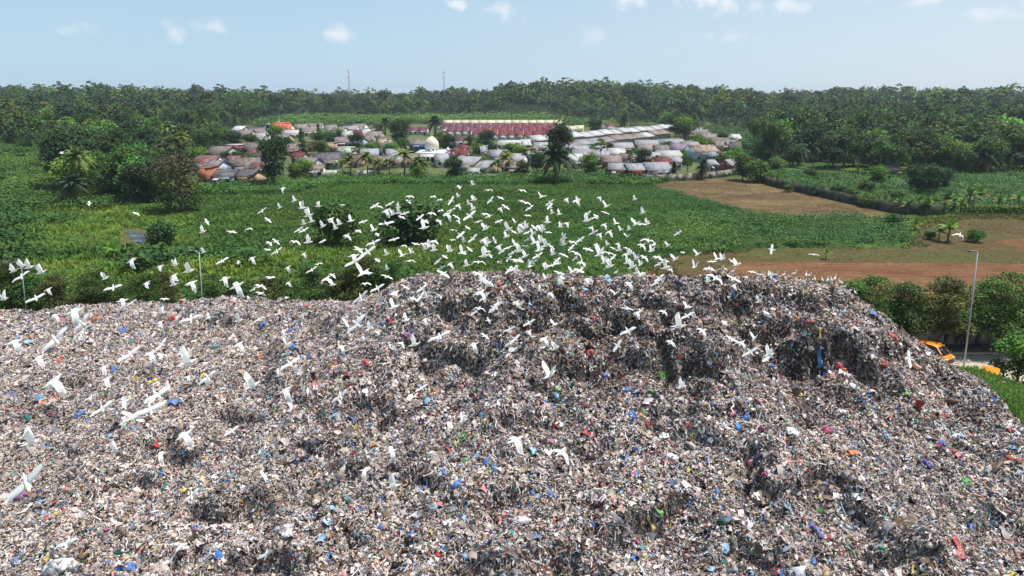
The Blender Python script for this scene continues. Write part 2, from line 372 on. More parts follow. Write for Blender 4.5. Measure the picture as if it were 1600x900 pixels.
vil = (smooth(222, 236, Y) * smooth(680, 640, Y) * smooth(-.42, -.36, X / np.maximum(Y, 30)) * smooth(.36, .30, X / np.maximum(Y, 30)))[:, None]
gc = gc * (1 - vil * .75) + lin(92, 96, 66) * vil * .75
M_GROUND = attr_mat('meadow_soil', .95, .1, 0, 0, .35, .35)
tag(mk('ground', np.stack([X, Y, Zg], 1), Q, None, M_GROUND, None, gc, True), 'green lowland ground running from the heap to the wooded horizon', 'ground', kind='structure')

# inside-polygon test and draped sheets
def inside(P, x, y):
    P = np.asarray(P); r = np.zeros(len(x), bool); j = len(P) - 1
    for i in range(len(P)):
        xi, yi, xj, yj = P[i][0], P[i][1], P[j][0], P[j][1]
        c = ((yi > y) != (yj > y)) & (x < (xj - xi) * (y - yi) / (yj - yi + 1e-12) + xi)
        r ^= c; j = i
    return r
def poly(pp):
    pp = np.array(pp, float); return hit(pp[:, 0], pp[:, 1])[:, :2]
def sheet(name, P, dz_, cell, material, label, cat, ragged=1.0, colfn=None):
    P = np.asarray(P); x0, y0 = P.min(0) - cell; x1, y1 = P.max(0) + cell
    nx, ny = int((x1 - x0) / cell) + 2, int((y1 - y0) / cell) + 2
    X, Y = np.meshgrid(x0 + np.arange(nx) * cell, y0 + np.arange(ny) * cell)
    cxm, cym = (X[:-1, :-1] + cell / 2).ravel(), (Y[:-1, :-1] + cell / 2).ravel()
    ok = inside(P, cxm + ragged * fbm(cxm / 3, cym / 3, 71, 3) * 2, cym + ragged * fbm(cxm / 3, cym / 3, 72, 3) * 2)
    i = np.nonzero(ok)[0]; r_, c_ = i // (nx - 1), i % (nx - 1); a = r_ * nx + c_
    q = np.stack([a, a + 1, a + nx + 1, a + nx], 1)
    u, inv = np.unique(q, return_inverse=True); X, Y = X.ravel()[u], Y.ravel()[u]
    c = colfn(X, Y) if colfn else None
    return tag(mk(name, np.stack([X, Y, G(X, Y) + dz_], 1), inv.reshape(q.shape), None, material, None, c, True), label, cat, kind='structure')
def mixc(a, b, t): t = np.clip(t, 0, 1)[:, None]; return a * (1 - t) + b * t
M_SOIL = attr_mat('bare_soil', .95, .1, 0, 0, .28, 1.2)

P_BARE = poly([(1012, 289), (1060, 284), (1120, 279), (1166, 277), (1200, 291), (1290, 311), (1360, 326), (1408, 337), (1360, 341), (1300, 339), (1240, 341), (1180, 333), (1120, 318), (1070, 303)])
sheet('bare_field', P_BARE, .03, .7, M_SOIL, 'brown fallow field between the wall and the green crop', 'field', .6,
      lambda x, y: mixc(lin(84, 70, 48), lin(106, 90, 62), .5 + 1.2 * fbm(x / 9, y / 3, 81, 4)) * (1 + .35 * fbm(x / 2, y / 1.2, 82, 3) + .1 * np.sin((x * .45 + y) * 2.1))[:, None])
P_DRY = poly([(1000, 440), (1040, 401), (1130, 391), (1260, 388), (1420, 386), (1440, 350), (1500, 338), (1640, 336), (1700, 440), (1640, 470), (1200, 440)])
sheet('dry_pasture', P_DRY, .03, .6, M_SOIL, 'dry grass pasture behind the heap on the right', 'pasture', .5,
      lambda x, y: mixc(lin(84, 70, 46), lin(74, 76, 42), .45 + 1.3 * fbm(x / 12, y / 5, 83, 4)) * (1 + .25 * fbm(x / 3, y / 1.5, 84, 3))[:, None])
P_RED = poly([(1090, 428), (1160, 412), (1260, 410), (1400, 412), (1540, 412), (1660, 416), (1720, 470), (1500, 478), (1300, 470), (1120, 452)])
sheet('red_soil_strip', P_RED, .06, .45, M_SOIL, 'reddish brown tilled soil behind the heap crest', 'soil', .4,
      lambda x, y: mixc(lin(100, 68, 46), lin(112, 86, 60), .4 + .8 * fbm(x / 10, y / 2.5, 85, 4)) * (1 + .3 * fbm(x / 2, y / .8, 86, 3) + .09 * np.sin(y * 3.6 + fbm(x / 9, y / 9, 8) * 3))[:, None])
sheet('red_soil_patch', poly([(1552, 378), (1600, 372), (1660, 372), (1660, 392), (1590, 388)]), .065, .5, M_SOIL, 'small reddish bare patch in the dry pasture', 'soil', .5,
      lambda x, y: mixc(lin(104, 72, 48), lin(92, 76, 48), .5 + fbm(x / 5, y / 3, 87, 3)))
P_YEL = poly([(1540, 196), (1552, 184), (1640, 180), (1700, 196), (1600, 198)])
sheet('yellow_field', P_YEL, .2, 2.0, M_SOIL, 'bright yellow green field beyond the right wood', 'field', .8, lambda x, y: mixc(lin(150, 158, 70), lin(124, 148, 60), .5 + fbm(x / 20, y / 20, 88, 3)))
P_POND = poly([(193, 364), (203, 361), (222, 364), (232, 368), (232, 379), (220, 381), (205, 376)])
M_WATER, n_, l_, b_ = nodes('pond_water'); b_.inputs['Base Color'].default_value = (.10, .12, .14, 1); b_.inputs['Roughness'].default_value = .12
b_.inputs['Specular IOR Level'].default_value = .8
o = sheet('pond', P_POND, .10, .35, M_WATER, 'small pale pond in the left meadow beside the bush', 'pond', .35)
sheet('pond_mud', poly([(178, 366), (190, 359), (215, 357), (238, 363), (238, 384), (218, 387), (200, 383)]), .05, .4, M_SOIL, 'muddy brown margin round the pond', 'mud', .5, lambda x, y: mixc(lin(96, 84, 58), lin(80, 84, 46), .5 + fbm(x / 3, y / 3, 89, 3)))

# road with the pavement under the trees and the kerbed drain on the grass bank
M_ROAD = attr_mat('dusty_road', .95, .1, 0, 0, .12, 1.0)
rp = []
_u = np.array([45.1 - 39.6, 50.0 - 66.5]); _u /= np.linalg.norm(_u); _n = np.array([-_u[1], _u[0]]); _n = _n if _n[0] > 0 else -_n
a0 = np.array([39.6, 66.5])
P_ROAD = np.array([a0 + _n * .05 - _u * 2.2, a0 + _u * 45 + _n * .05, a0 + _u * 45 + _n * 40, (98, 66.2), (70, 66.2), (39.6, 66.4)])
sheet('road', P_ROAD, .03, .35, M_ROAD, 'pale dusty road below the heap on the right', 'road', .12, lambda x, y: mixc(lin(178, 168, 152), lin(150, 140, 124), .35 + .7 * fbm(x / 6, y / 3, 90, 4)))
ac = Acc(); ac.box(26, 105, 66.45, 68.9, -.3, .14); tag(ac.build('pavement', mat('old_paving', lin(96, 92, 84), .9, .2, 2)), 'raised pavement between the road and the white wall', 'pavement', kind='structure')
ac = Acc()
dr = hit([1518, 1535, 1552, 1570, 1588, 1606, 1640], [587, 590, 594, 599, 606, 614, 630])
for (pa, pb) in zip(dr[:-1], dr[1:]):
    d = Vector(pb) - Vector(pa); L = d.length; d.normalize(); s_ = Vector((d.y, -d.x, 0)).normalized(); u_ = s_.cross(d)
    for o0, o1, h0, h1 in ((-.16, .16, -.3, .16), (.42, .56, -.3, .02)):
        v = [Vector(p) + s_ * o_ + Vector((0, 0, h_)) for p in (pa, pb) for o_ in (o0, o1) for h_ in (h0, h1)]
        ac.add([tuple(q) for q in v], [(0, 1, 3, 2), (4, 6, 7, 5), (0, 4, 5, 1), (2, 3, 7, 6), (0, 2, 6, 4), (1, 5, 7, 3)])
tag(ac.build('drain_kerb', mat('drain_concrete', lin(188, 184, 176), .85, .15, 2)), 'pale concrete drain running down the grass bank', 'drain')

# ------------------------------------------------------------------ the heap's own body
hz = HZ.copy(); gg = G(XX.ravel(), YY.ravel()).reshape(hz.shape)
keep = hz > gg - .5
a = np.nonzero((keep[:-1, :-1] | keep[1:, 1:] | keep[1:, :-1] | keep[:-1, 1:]).ravel())[0]
r_, c_ = a // (NX - 1), a % (NX - 1); i0 = r_ * NX + c_
q = np.stack([i0, i0 + 1, i0 + NX + 1, i0 + NX], 1)
M_HEAP = attr_mat('packed_refuse', .9, .15, 0, 0, .5, 5)
u, inv = np.unique(q, return_inverse=True)
hx, hy, hzv = XX.ravel()[u], YY.ravel()[u], np.maximum(hz, gg - .6).ravel()[u]
oldn = lambda x, y: np.clip(.78 * smooth(-12, 4, x) * smooth(36, 43, y) + .14 * smooth(-6, 10, x) + .45 * fbm(x / 8, y / 6, 91, 3), 0, 1)
hc = mixc(lin(112, 104, 98), lin(56, 48, 42), .35 + .6 * oldn(hx, hy)) * (1 + .35 * fbm(hx / .7, hy / .7, 92, 2))[:, None]
tag(mk('refuse_mound', np.stack([hx, hy, hzv], 1), inv.reshape(q.shape), None, M_HEAP, None, hc, True), 'huge landfill mound of packed household refuse', 'mound', kind='structure')

# loose refuse covering it
PAL = [((212, 206, 202), 15), ((198, 186, 180), 20), ((174, 164, 158), 19), ((152, 140, 132), 17), ((130, 114, 102), 14), ((98, 82, 70), 11), ((62, 50, 42), 8), ((28, 26, 26), 5),
       ((176, 156, 128), 5), ((226, 226, 228), 9), ((52, 112, 176), 2.6), ((130, 172, 204), 3.2), ((70, 150, 144), 1.2), ((178, 52, 50), 1.5), ((206, 128, 132), 2.4), ((214, 194, 76), .8),
       ((94, 150, 88), .8), ((108, 44, 58), 1.0), ((150, 70, 120), .35), ((216, 120, 50), .4), ((34, 50, 110), .8), ((150, 160, 176), 6)]
PC = np.array([lin(*c) for c, w in PAL]) * np.array([.985, .96, .945]); PW = np.array([w for c, w in PAL], float)
def scatter_heap(n):
    g = rng
    y = np.sqrt(g.uniform(17.0 ** 2, 62.5 ** 2, n)); x = y * g.uniform(-.95, .95, n)
    h = Hs(x, y); e = .2
    zx = (Hs(x + e, y) - Hs(x - e, y)) / (2 * e); zy = (Hs(x, y + e) - Hs(x, y - e)) / (2 * e)
    steep = np.hypot(zx, zy); area = np.sqrt(1 + steep ** 2)
    ok = (h > G(x, y) - .05) & (x > GX0 + 1) & (x < GX0 + 110) & (g.uniform(0, 2.6, n) < area)
    # seen side only: what faces away from the whole viewing side is left bare
    nx_, ny_, nz_ = -zx, -zy, 1.0; L = np.sqrt(nx_ ** 2 + ny_ ** 2 + 1)
    back = ((nx_ * -x + ny_ * -y + (CAM_H - h)) / L / np.sqrt(x * x + y * y + (CAM_H - h) ** 2)) > -.15
    ok &= back
    return x[ok], y[ok], h[ok], np.stack([-zx, -zy, np.ones(n)], 1)[ok] / L[ok, None], steep[ok]
def basis(N, g):
    t = g.normal(size=N.shape); t -= N * (t * N).sum(1, keepdims=True); t /= np.linalg.norm(t, axis=1, keepdims=True)
    return np.stack([t, np.cross(N, t), N], 2)
def piece_cols(x, y, steep, g, vivid=1.0):
    n = len(x); w = PW.copy(); w[10:21] *= vivid; w /= w.sum()
    c = PC[g.choice(len(PC), n, p=w)]
    dark_share = oldn(x, y) * .85 + .25 * smooth(.9, 2.0, steep)  # dark pieces likelier in the older waste zone and on steep faces
    dk = g.uniform(0, 1, n) < .03 + dark_share * .52
    c = np.where(dk[:, None], PC[g.choice([4, 5, 6, 7, 3], n, p=[.27, .27, .24, .12, .10])], c)
    pale = (g.uniform(0, 1, n) < .35 * smooth(0, -20, x))
    c = np.where(pale[:, None] & ~dk[:, None], PC[g.choice([1, 2, 3, 8], n, p=[.4, .3, .2, .1])], c)
    blot = np.clip(1 + .3 * fbm(x / 3.5, y / 2.5, 97, 3), .7, 1.3)
    return c * (g.uniform(.86, 1.2, n) * blot)[:, None]
def heap_litter():
    g = rng
    # crumpled sheets
    x, y, h, N, st = scatter_heap(760000); n = len(x)
    u = np.linspace(-1, 1, 3); U, V = np.meshgrid(u, u); base = np.stack([U.ravel(), V.ravel(), np.zeros(9)], 1)
    N2 = N + g.normal(scale=.45, size=N.shape); N2 /= np.linalg.norm(N2, axis=1, keepdims=True)
    B = basis(N2, g); s = np.clip(np.exp(g.normal(math.log(.051), .55, n)) * (.75 + .5 * vnoise(x / 1.7, y / 1.7, 95)), .025, .27)
    loc = base[None] * np.stack([s, s * g.uniform(.45, 1, n), s], 1)[:, None, :]
    loc = loc + g.normal(size=(n, 9, 3)) * (s[:, None, None] * np.array([.28, .28, .42]))
    v = np.einsum('nij,nkj->nki', B, loc) + np.stack([x, y, h + .04 + s * .35], 1)[:, None]
    f0 = np.array([(0, 1, 4, 3), (1, 2, 5, 4), (3, 4, 7, 6), (4, 5, 8, 7)])
    f = (f0[None] + (np.arange(n) * 9)[:, None, None]).reshape(-1, 4)
    c = np.repeat(piece_cols(x, y, st, g), 9, 0)
    tag(mk('plastic_scraps', v.reshape(-1, 3), f, None, M_REFUSE, None, c, False), 'crumpled plastic and paper scraps covering the landfill mound', 'refuse', kind='stuff')
    # stuffed bags and lumps
    x, y, h, N, st = scatter_heap(540000); n = len(x)
    cube = np.array([(a, b, c_) for a in (-1, 1) for b in (-1, 1) for c_ in (-1, 1)], float) * .62
    cube = np.concatenate([cube, [(0, 0, 1.15), (0, 0, -.8)]])
    s = np.clip(np.exp(g.normal(math.log(.044), .45, n)) * (.75 + .5 * vnoise(x / 1.7, y / 1.7, 96)), .024, .24); B = basis(N, g)
    loc = cube[None] * np.stack([s * g.uniform(.8, 1.6, n), s, s * g.uniform(.5, .9, n)], 1)[:, None, :]
    loc = loc + g.normal(size=(n, 10, 3)) * (s[:, None, None] * .24)
    v = np.einsum('nij,nkj->nki', B, loc) + np.stack([x, y, h + .02 + s * .3], 1)[:, None]
    q0 = np.array([(0, 1, 3, 2), (4, 6, 7, 5), (0, 4, 5, 1), (2, 3, 7, 6)]); t0 = np.array([(1, 5, 8), (5, 7, 8), (7, 3, 8), (3, 1, 8)])
    o_ = (np.arange(n) * 10)[:, None, None]
    c = np.repeat(piece_cols(x, y, st, g, 1.1), 10, 0)
    tag(mk('stuffed_litter', v.reshape(-1, 3), (q0[None] + o_).reshape(-1, 4), (t0[None] + o_).reshape(-1, 3), M_REFUSE, None, c, False), 'small knotted bags bottles and lumps scattered over the mound', 'refuse', kind='stuff')
    # ribbons of torn plastic hanging down the steep faces
    x, y, h, N, st = scatter_heap(520000); k = (g.uniform(0, 1, len(x)) < .45 + .4 * smooth(.7, 1.7, st)); x, y, h, N, st = x[k], y[k], h[k], N[k], st[k]; n = len(x)
    dn = np.stack([N[:, 0], N[:, 1], -np.hypot(N[:, 0], N[:, 1]) ** 2 / np.maximum(N[:, 2], .15)], 1); dn /= np.linalg.norm(dn, axis=1, keepdims=True) + 1e-6
    dn = dn + g.normal(scale=.6, size=dn.shape); dn -= N * (dn * N).sum(1, keepdims=True); dn /= np.linalg.norm(dn, axis=1, keepdims=True)
    sd = np.cross(N, dn); L = np.clip(np.exp(g.normal(math.log(.26), .5, n)), .08, 1.0); wd = g.uniform(.008, .034, n)
    t = np.linspace(0, 1, 4)
    P = np.stack([x, y, h + .06], 1)[:, None, :] + dn[:, None, :] * (t[None, :, None] * L[:, None, None]) + N[:, None, :] * (g.uniform(-.02, .16, (n, 4))[:, :, None]) + sd[:, None, :] * g.normal(scale=.05, size=(n, 4))[:, :, None]
    side = sd[:, None, :] * wd[:, None, None] * g.uniform(.5, 1.2, (n, 4))[:, :, None]
    v = np.stack([P - side, P + side], 2).reshape(n, 8, 3)
    f0 = np.array([(0, 1, 3, 2), (2, 3, 5, 4), (4, 5, 7, 6)]); f = (f0[None] + (np.arange(n) * 8)[:, None, None]).reshape(-1, 4)
    c = np.repeat(piece_cols(x, y, st, g, .6), 8, 0)
    tag(mk('hanging_plastic_strips', v.reshape(-1, 3), f, None, M_REFUSE, None, c, False), 'torn plastic ribbons hanging down the ledges of the mound', 'refuse', kind='stuff')
heap_litter()
# ------------------------------------------------------------------ plants: prototypes (a crown of many small leaf cards, a tapered trunk with limbs)
def gcol(r, g, b): return lin(r, g, b)
GREENS = {'deep': gcol(48, 74, 38), 'mid': gcol(70, 98, 44), 'light': gcol(100, 126, 52), 'blue': gcol(48, 76, 52), 'olive': gcol(88, 96, 50), 'brown': gcol(98, 92, 62), 'fresh': gcol(92, 130, 48)}
def crown_cloud(g, centre, rad, nlobe, ncard, leaf, base, spread=.55, flat=1.0, droop=.0):
    """leaf cards on the shells of many lobes packed into one crown"""
    centre, rad = np.array(centre, float), np.array(rad, float)
    d = g.normal(size=(nlobe, 3)); d /= np.linalg.norm(d, axis=1, keepdims=True); d[:, 2] = np.where(d[:, 2] < -.35, -d[:, 2] * .6, d[:, 2])
    lc = centre + d * rad * g.uniform(.35, .82, (nlobe, 1)); lr = rad.mean() * g.uniform(.26, .5, nlobe)
    tint = g.uniform(.7, 1.32, nlobe); hue = g.normal(scale=.12, size=nlobe)
    w = lr ** 2; k = g.choice(nlobe, ncard, p=w / w.sum())
    o = g.normal(size=(ncard, 3)); o /= np.linalg.norm(o, axis=1, keepdims=True)
    o[:, 2] = np.where((o[:, 2] < -.2) & (g.uniform(0, 1, ncard) < .6), -o[:, 2], o[:, 2])
    P = lc[k] + o * lr[k, None] * np.array([1, 1, flat]) * (g.uniform(.25, 1.12, (ncard, 1)) ** .6)
    N = o * .6 + np.array([0, 0, .55]) + g.normal(scale=spread, size=(ncard, 3))
    v, q = cards(P, N, leaf * g.uniform(.6, 1.4, ncard), leaf * g.uniform(.6, 1.4, ncard), g)
    c = base[None] * (tint[k] * g.uniform(.75, 1.25, ncard))[:, None]
    c = c * np.stack([1 + hue[k], np.ones(ncard), 1 - hue[k] * .5], 1)
    return v, q, np.repeat(c, 4, 0), lc
def trunk_limbs(g, H, r0, fork, targets, bark=(.17, .14, .11)):
    ac = Acc(); lean = g.normal(scale=.03, size=2) * H
    top = np.array([lean[0], lean[1], fork]); pts = [(0, 0, -.4), (lean[0] * .4, lean[1] * .4, fork * .5), tuple(top)]
    ac.tube(pts, [r0 * 1.25, r0 * .9, r0 * .7], 7)
    for t in targets:
        m_ = top * .45 + np.array(t) * .55 + np.array([0, 0, .06 * H])
        ac.tube([tuple(top - np.array([0, 0, .2])), tuple(m_), tuple(t)], [r0 * .5, r0 * .32, r0 * .12], 5, cap=False)
    return ac
def protos():
    P = {}
    def add(kind, seed, H, crown_parts, r0, fork, nl=7):
        g = np.random.default_rng(seed); V, Qs, C, n, L = [], [], [], 0, []
        for a in crown_parts:
            v, q, c, lc = crown_cloud(g, **a); V.append(v); Qs.append(q + n); C.append(c); n += len(v); L.append(lc)
        L = np.concatenate(L); tr = trunk_limbs(g, H, r0, fork, [L[i] for i in g.choice(len(L), min(nl, len(L)), replace=False)])
        cr = mk('crown', np.concatenate(V), np.concatenate(Qs), None, M_LEAF, None, np.concatenate(C), False, None, False)
        tk = tr.build('trunk', M_BARK, None, True, False)
        P.setdefault(kind, []).append((tk.data, cr.data, H))
        bpy.data.objects.remove(cr); bpy.data.objects.remove(tk)
    for s in range(4):
        b = [GREENS['deep'], GREENS['mid'], GREENS['blue'], GREENS['mid']][s]
        add('round', 100 + s, 12, [dict(centre=(0, 0, 7.6), rad=(4.3, 4.1, 4.2), nlobe=26, ncard=2300, leaf=.58, base=b)], .26, 4.2)
    for s in range(3):
        b = [GREENS['mid'], GREENS['light'], GREENS['olive']][s]
        add('open', 110 + s, 13, [dict(centre=(dx_, dy_, z_), rad=(r_, r_, .9), nlobe=7, ncard=420, leaf=.5, base=b, flat=.55)
            for dx_, dy_, z_, r_ in [(0, 0, 11.6, 2.6), (2.8, .6, 10.4, 2.0), (-2.9, -.4, 10.2, 2.2), (.6, -2.4, 9.6, 2.1), (-.8, 2.6, 9.3, 2.0), (1.9, -1, 8.0, 1.6), (-1.8, .9, 7.7, 1.5)]], .22, 6.6, 14)
    for s in range(2):
        add('column', 120 + s, 14, [dict(centre=(0, 0, z_), rad=(r_, r_, 1.7), nlobe=9, ncard=560, leaf=.5, base=GREENS[('deep', 'mid')[s]])
            for z_, r_ in [(3.4, 2.4), (5.6, 2.8), (7.8, 2.6), (9.8, 2.1), (11.6, 1.5), (12.8, .9)]], .25, 6, 8)
    for s in range(2):
        b = GREENS[('mid', 'fresh')[s]]
        add('bush', 130 + s, 5, [dict(centre=(0, 0, 2.1), rad=(3.2, 3.0, 2.2), nlobe=24, ncard=2000, leaf=.42, base=b), dict(centre=(.8, .4, 1.0), rad=(3.2, 3.2, 1.0), nlobe=10, ncard=600, leaf=.42, base=b * .9)], .16, .9)
    add('sparse', 140, 10, [dict(centre=(0, 0, 6.6), rad=(4.2, 4.0, 3.0), nlobe=22, ncard=900, leaf=.42, base=GREENS['brown'], spread=.9), dict(centre=(0, 0, 4.4), rad=(4.4, 4.4, 2.2), nlobe=14, ncard=700, leaf=.42, base=GREENS['olive'], spread=.9), dict(centre=(0, 0, 1.8), rad=(4.6, 4.6, 1.6), nlobe=14, ncard=900, leaf=.42, base=GREENS['mid'], spread=.9)], .24, 3.0, 16)
    for s in range(3):     # layered roadside trees with fine feathery leaves, seen from fairly near
        b = [GREENS['mid'] * .95, GREENS['mid'] * 1.35, GREENS['olive'] * 1.1][s]
        lay = [dict(centre=(g_[0], g_[1], z_), rad=(r_, r_, .8), nlobe=22, ncard=nc_, leaf=.20, base=b * t_, flat=.6, spread=.75)
               for (z_, r_, nc_, t_) in [(2.2, 2.6, 1500, .95), (3.2, 3.1, 1900, 1), (4.2, 3.1, 1900, 1.05), (5.2, 2.9, 1700, 1), (6.2, 2.6, 1400, 1.1), (7.0, 2.1, 1000, 1.05), (7.6, 1.3, 450, 1)] for g_ in [np.random.default_rng(150 + s + int(z_ * 10)).normal(scale=.35, size=2)]]
        add('feather', 150 + s, 8, lay, .15, 2.6, 18)
    for s in range(3):     # broad low crowns leafy to the ground
        add('low', 200 + s, 9, [dict(centre=(0, 0, 4.9), rad=(3.9, 3.8, 3.7), nlobe=26, ncard=2000, leaf=.5, base=GREENS[('deep', 'mid', 'fresh')[s]]), dict(centre=(0, 0, 2.3), rad=(3.9, 3.9, 1.7), nlobe=14, ncard=900, leaf=.5, base=GREENS[('deep', 'mid', 'mid')[s]])], .24, 1.9)
    for s in range(3):     # rubber trees: long clean stem, small high crown
        add('tall', 160 + s, 19, [dict(centre=(0, 0, 15.6), rad=(2.9, 2.9, 2.6), nlobe=14, ncard=900, leaf=.6, base=GREENS[('blue', 'mid', 'deep')[s]], spread=.7)], .17, 12.5, 7)
    # palms and bananas: ribs with hanging leaflets
    def fan(g, n, length, rise, leaf, base, z0, width=.9, tip_droop=1.0, segs=7, lift=(-.35, 1.15)):
        V, C = [], []
        for i in range(n):
            a = 2.399 * i + g.uniform(-.3, .3); up = lift[0] + (lift[1] - lift[0]) * (1 - i / n) + g.normal(scale=.12); L = length * g.uniform(.8, 1.1)
            t = np.linspace(0, 1, segs + 1); hx = np.cos(up) * L * t * (1 - .12 * t * tip_droop); hz = np.sin(up) * L * t - tip_droop * rise * t ** 2.2 * L
            ca, sa = math.cos(a), math.sin(a); p = np.stack([hx * ca, hx * sa, z0 + hz], 1); side = np.array([-sa, ca, 0])
            tint = g.uniform(.75, 1.25) * (1.0 if g.uniform() > .12 or i < n * .6 else 1.0); cc = base * tint
            if i > n * .82 and g.uniform() < .6: cc = lin(128, 112, 58) * tint
            for k in range(segs):
                w_ = width * math.sin(math.pi * min(.97, (k + .6) / segs) ** .7) * leaf
                for sgn in (-1, 1):
                    o0 = side * sgn * w_ - np.array([0, 0, w_ * .55]); sl_ = (p[k + 1] - p[k]) * .55
                    V.append([p[k], p[k + 1], p[k + 1] + o0 + sl_, p[k] + o0 * g.uniform(.8, 1.1) + sl_]); C.append(np.repeat((cc * g.uniform(.8, 1.2))[None], 4, 0))
        V = np.array(V).reshape(-1, 3); return V, np.arange(len(V)).reshape(-1, 4), np.concatenate(C)
    def addp(kind, seed, H, trunk, fans):
        g = np.random.default_rng(seed); V, Qs, C, n = [], [], [], 0
        for f in fans:
            v, q, c = fan(g, **f); V.append(v); Qs.append(q + n); C.append(c); n += len(v)
        cr = mk('fronds', np.concatenate(V), np.concatenate(Qs), None, M_LEAF, None, np.concatenate(C), False, None, False)
        ac = Acc(); ac.tube(trunk[0], trunk[1], 8); tk = ac.build('trunk', M_BARK, None, True, False)
        P.setdefault(kind, []).append((tk.data, cr.data, H)); bpy.data.objects.remove(cr); bpy.data.objects.remove(tk)
    for s in range(3):
        lx = (.5, -.7, .9)[s]
        addp('coconut', 170 + s, 10, ([(0, 0, -.3), (lx * .3, 0, 3), (lx * .8, .1, 6), (lx, .15, 8)], [.24, .17, .15, .14]),
             [dict(n=24, length=3.9, rise=.55, leaf=.62, base=gcol(88, 106, 48), z0=8, lift=(-.6, 1.2))])
    for s in range(3):
        addp('oil', 180 + s, 9, ([(0, 0, -.3), (0, 0, 3), (.1, 0, 5.2)], [.42, .38, .4]),
             [dict(n=38, length=4.6, rise=.5, leaf=.7, base=GREENS[('blue', 'deep', 'blue')[s]], z0=5.2, lift=(-.7, 1.35))])
    for s in range(2):
        addp('banana', 190 + s, 4, ([(0, 0, -.2), (.05, 0, 1.2), (.1, 0, 1.9)], [.16, .13, .1]),
             [dict(n=9, length=2.3, rise=.45, leaf=.42, base=GREENS[('fresh', 'mid')[s]], z0=1.9, segs=5, lift=(.1, 1.35))])
    return P
PR = protos()
def plant(name, kind, loc, H, label, cat, group=None, wide=1.0, i=None, rz=None):
    i = random.randrange(len(PR[kind])) if i is None else i
    tk, cr, h0 = PR[kind][i]; e = empty(name, loc, random.uniform(0, 6.28) if rz is None else rz); s = H / h0; e.scale = (s * wide, s * wide, s)
    for nm, me in (('trunk', tk), ('fronds' if kind in ('coconut', 'oil', 'banana') else 'crown', cr)):
        c = bpy.data.objects.new(nm, me); COL.objects.link(c); c.parent = e
    return tag(e, label, cat, group)
PENDING = []                                   # (object, base label, pixel x) for the final numbering of look-alikes
def reg(o, base): PENDING.append((o, base)); return o
def tree_px(name, kind, px, pyb, Hpx, label, cat='tree', group=None, wide=1.0, i=None, dy=0):
    p = g1(px, pyb); dist = math.hypot(p[1], CAM_H - p[2])
    e = plant(name, kind, tuple(p), Hpx * dist / F * 1.03, None, cat, group, wide, i); return reg(e, label)

# single plants one can pick out
T = tree_px
T('broadleaf_tree', 'low', 430, 293, 84, 'tall oval dark tree before the grey roofed front house', wide=.64, i=0)
T('broadleaf_tree', 'low', 872, 274, 82, 'tall dark tree rising behind the large palm at the village front', wide=.62, i=0)
T('coconut_palm', 'oil', 868, 286, 74, 'large skirted palm before the dark tree at the village front', 'palm', wide=1.0, i=1)
T('round_bush', 'bush', 524, 384, 84, 'big dark bush alone in the field, left of its wider twin', 'bush', wide=.78, i=0)
T('round_bush', 'bush', 648, 378, 76, 'wider dark bush in the field behind the egret flock', 'bush', wide=1.22, i=0)
T('round_bush', 'bush', 258, 391, 54, 'olive bush at the right bank of the pond', 'bush', wide=.75, i=0)
for px, py in ((183, 408), (193, 409), (205, 405), (176, 405)):
    T('banana_plant', 'banana', px, py, 34, 'banana plant in the clump by the pond', 'banana plant', 'banana plants by the pond')
T('sparse_tree', 'sparse', 283, 333, 92, 'thin brownish tree at the left corner of the village', wide=1.05)
T('sparse_tree', 'sparse', 250, 318, 50, 'low brownish tree beside the thin corner tree', wide=1.2)
T('broadleaf_tree', 'low', 710, 282, 38, 'round tree before the cream house at the field edge', i=0)
T('ivy_covered_tree', 'low', 921, 274, 36, 'bright rounded tree smothered in creeper right of the large palm', i=2, wide=1.1)
T('broadleaf_tree', 'low', 1005, 262, 30, 'round dark tree amid the right village roofs', i=0, wide=1.1)
T('broadleaf_tree', 'low', 1055, 214, 38, 'round dark tree at the upper end of the pale roof row', i=0, wide=.95)
T('broadleaf_tree', 'round', 1072, 281, 38, 'round crowned tree standing at the concrete boundary wall', i=1, wide=.8)
T('coconut_palm', 'oil', 1097, 281, 38, 'spiky dark palm at the concrete boundary wall', 'palm', i=0, wide=.8)
for px, py, h in ((548, 278, 36), (574, 278, 40), (592, 277, 30), (608, 278, 30), (632, 277, 44), (654, 279, 34), (664, 277, 28), (536, 275, 26), (792, 274, 36), (778, 275, 26)):
    T('coconut_palm', 'coconut', px, py, h, 'coconut palm at the village edge facing the field', 'palm', 'coconut palms at the village edge', wide=1.5)
for px, py, h, k, lb in ((476, 282, 36, 'round', 'bushy tree right of the tall oval tree'), (462, 284, 30, 'round', 'low bushy tree touching the tall oval tree'),
                         (1160, 282, 44, 'round', 'dense tree at the corner where the dark wall begins'), (1178, 284, 40, 'bush', 'dense shrub at the corner where the dark wall begins'),
                         (1125, 272, 30, 'open', 'light tree behind the concrete boundary wall'), (1052, 282, 28, 'column', 'slim tree at the concrete boundary wall'),
                         (745, 246, 24, 'round', 'dark round tree behind the cream house'), (652, 280, 24, 'bush', 'shrub below the mosque at the field edge'),
                         (825, 268, 40, 'open', 'spreading tree left of the large palm'), (840, 270, 34, 'round', 'dense tree left of the large palm'),
                         (938, 258, 40, 'open', 'airy tree behind the creeper covered tree'), (955, 275, 18, 'bush', 'shrub right of the creeper covered tree'),
                         (985, 262, 26, 'open', 'slim airy tree left of the round dark tree'), (1043, 240, 22, 'bush', 'light green bush amid the right village roofs'),
                         (1090, 226, 18, 'round', 'small tree by the tan house at the right village end')):
    T('village_tree', 'low' if k == 'round' else k, px, py, h, lb)
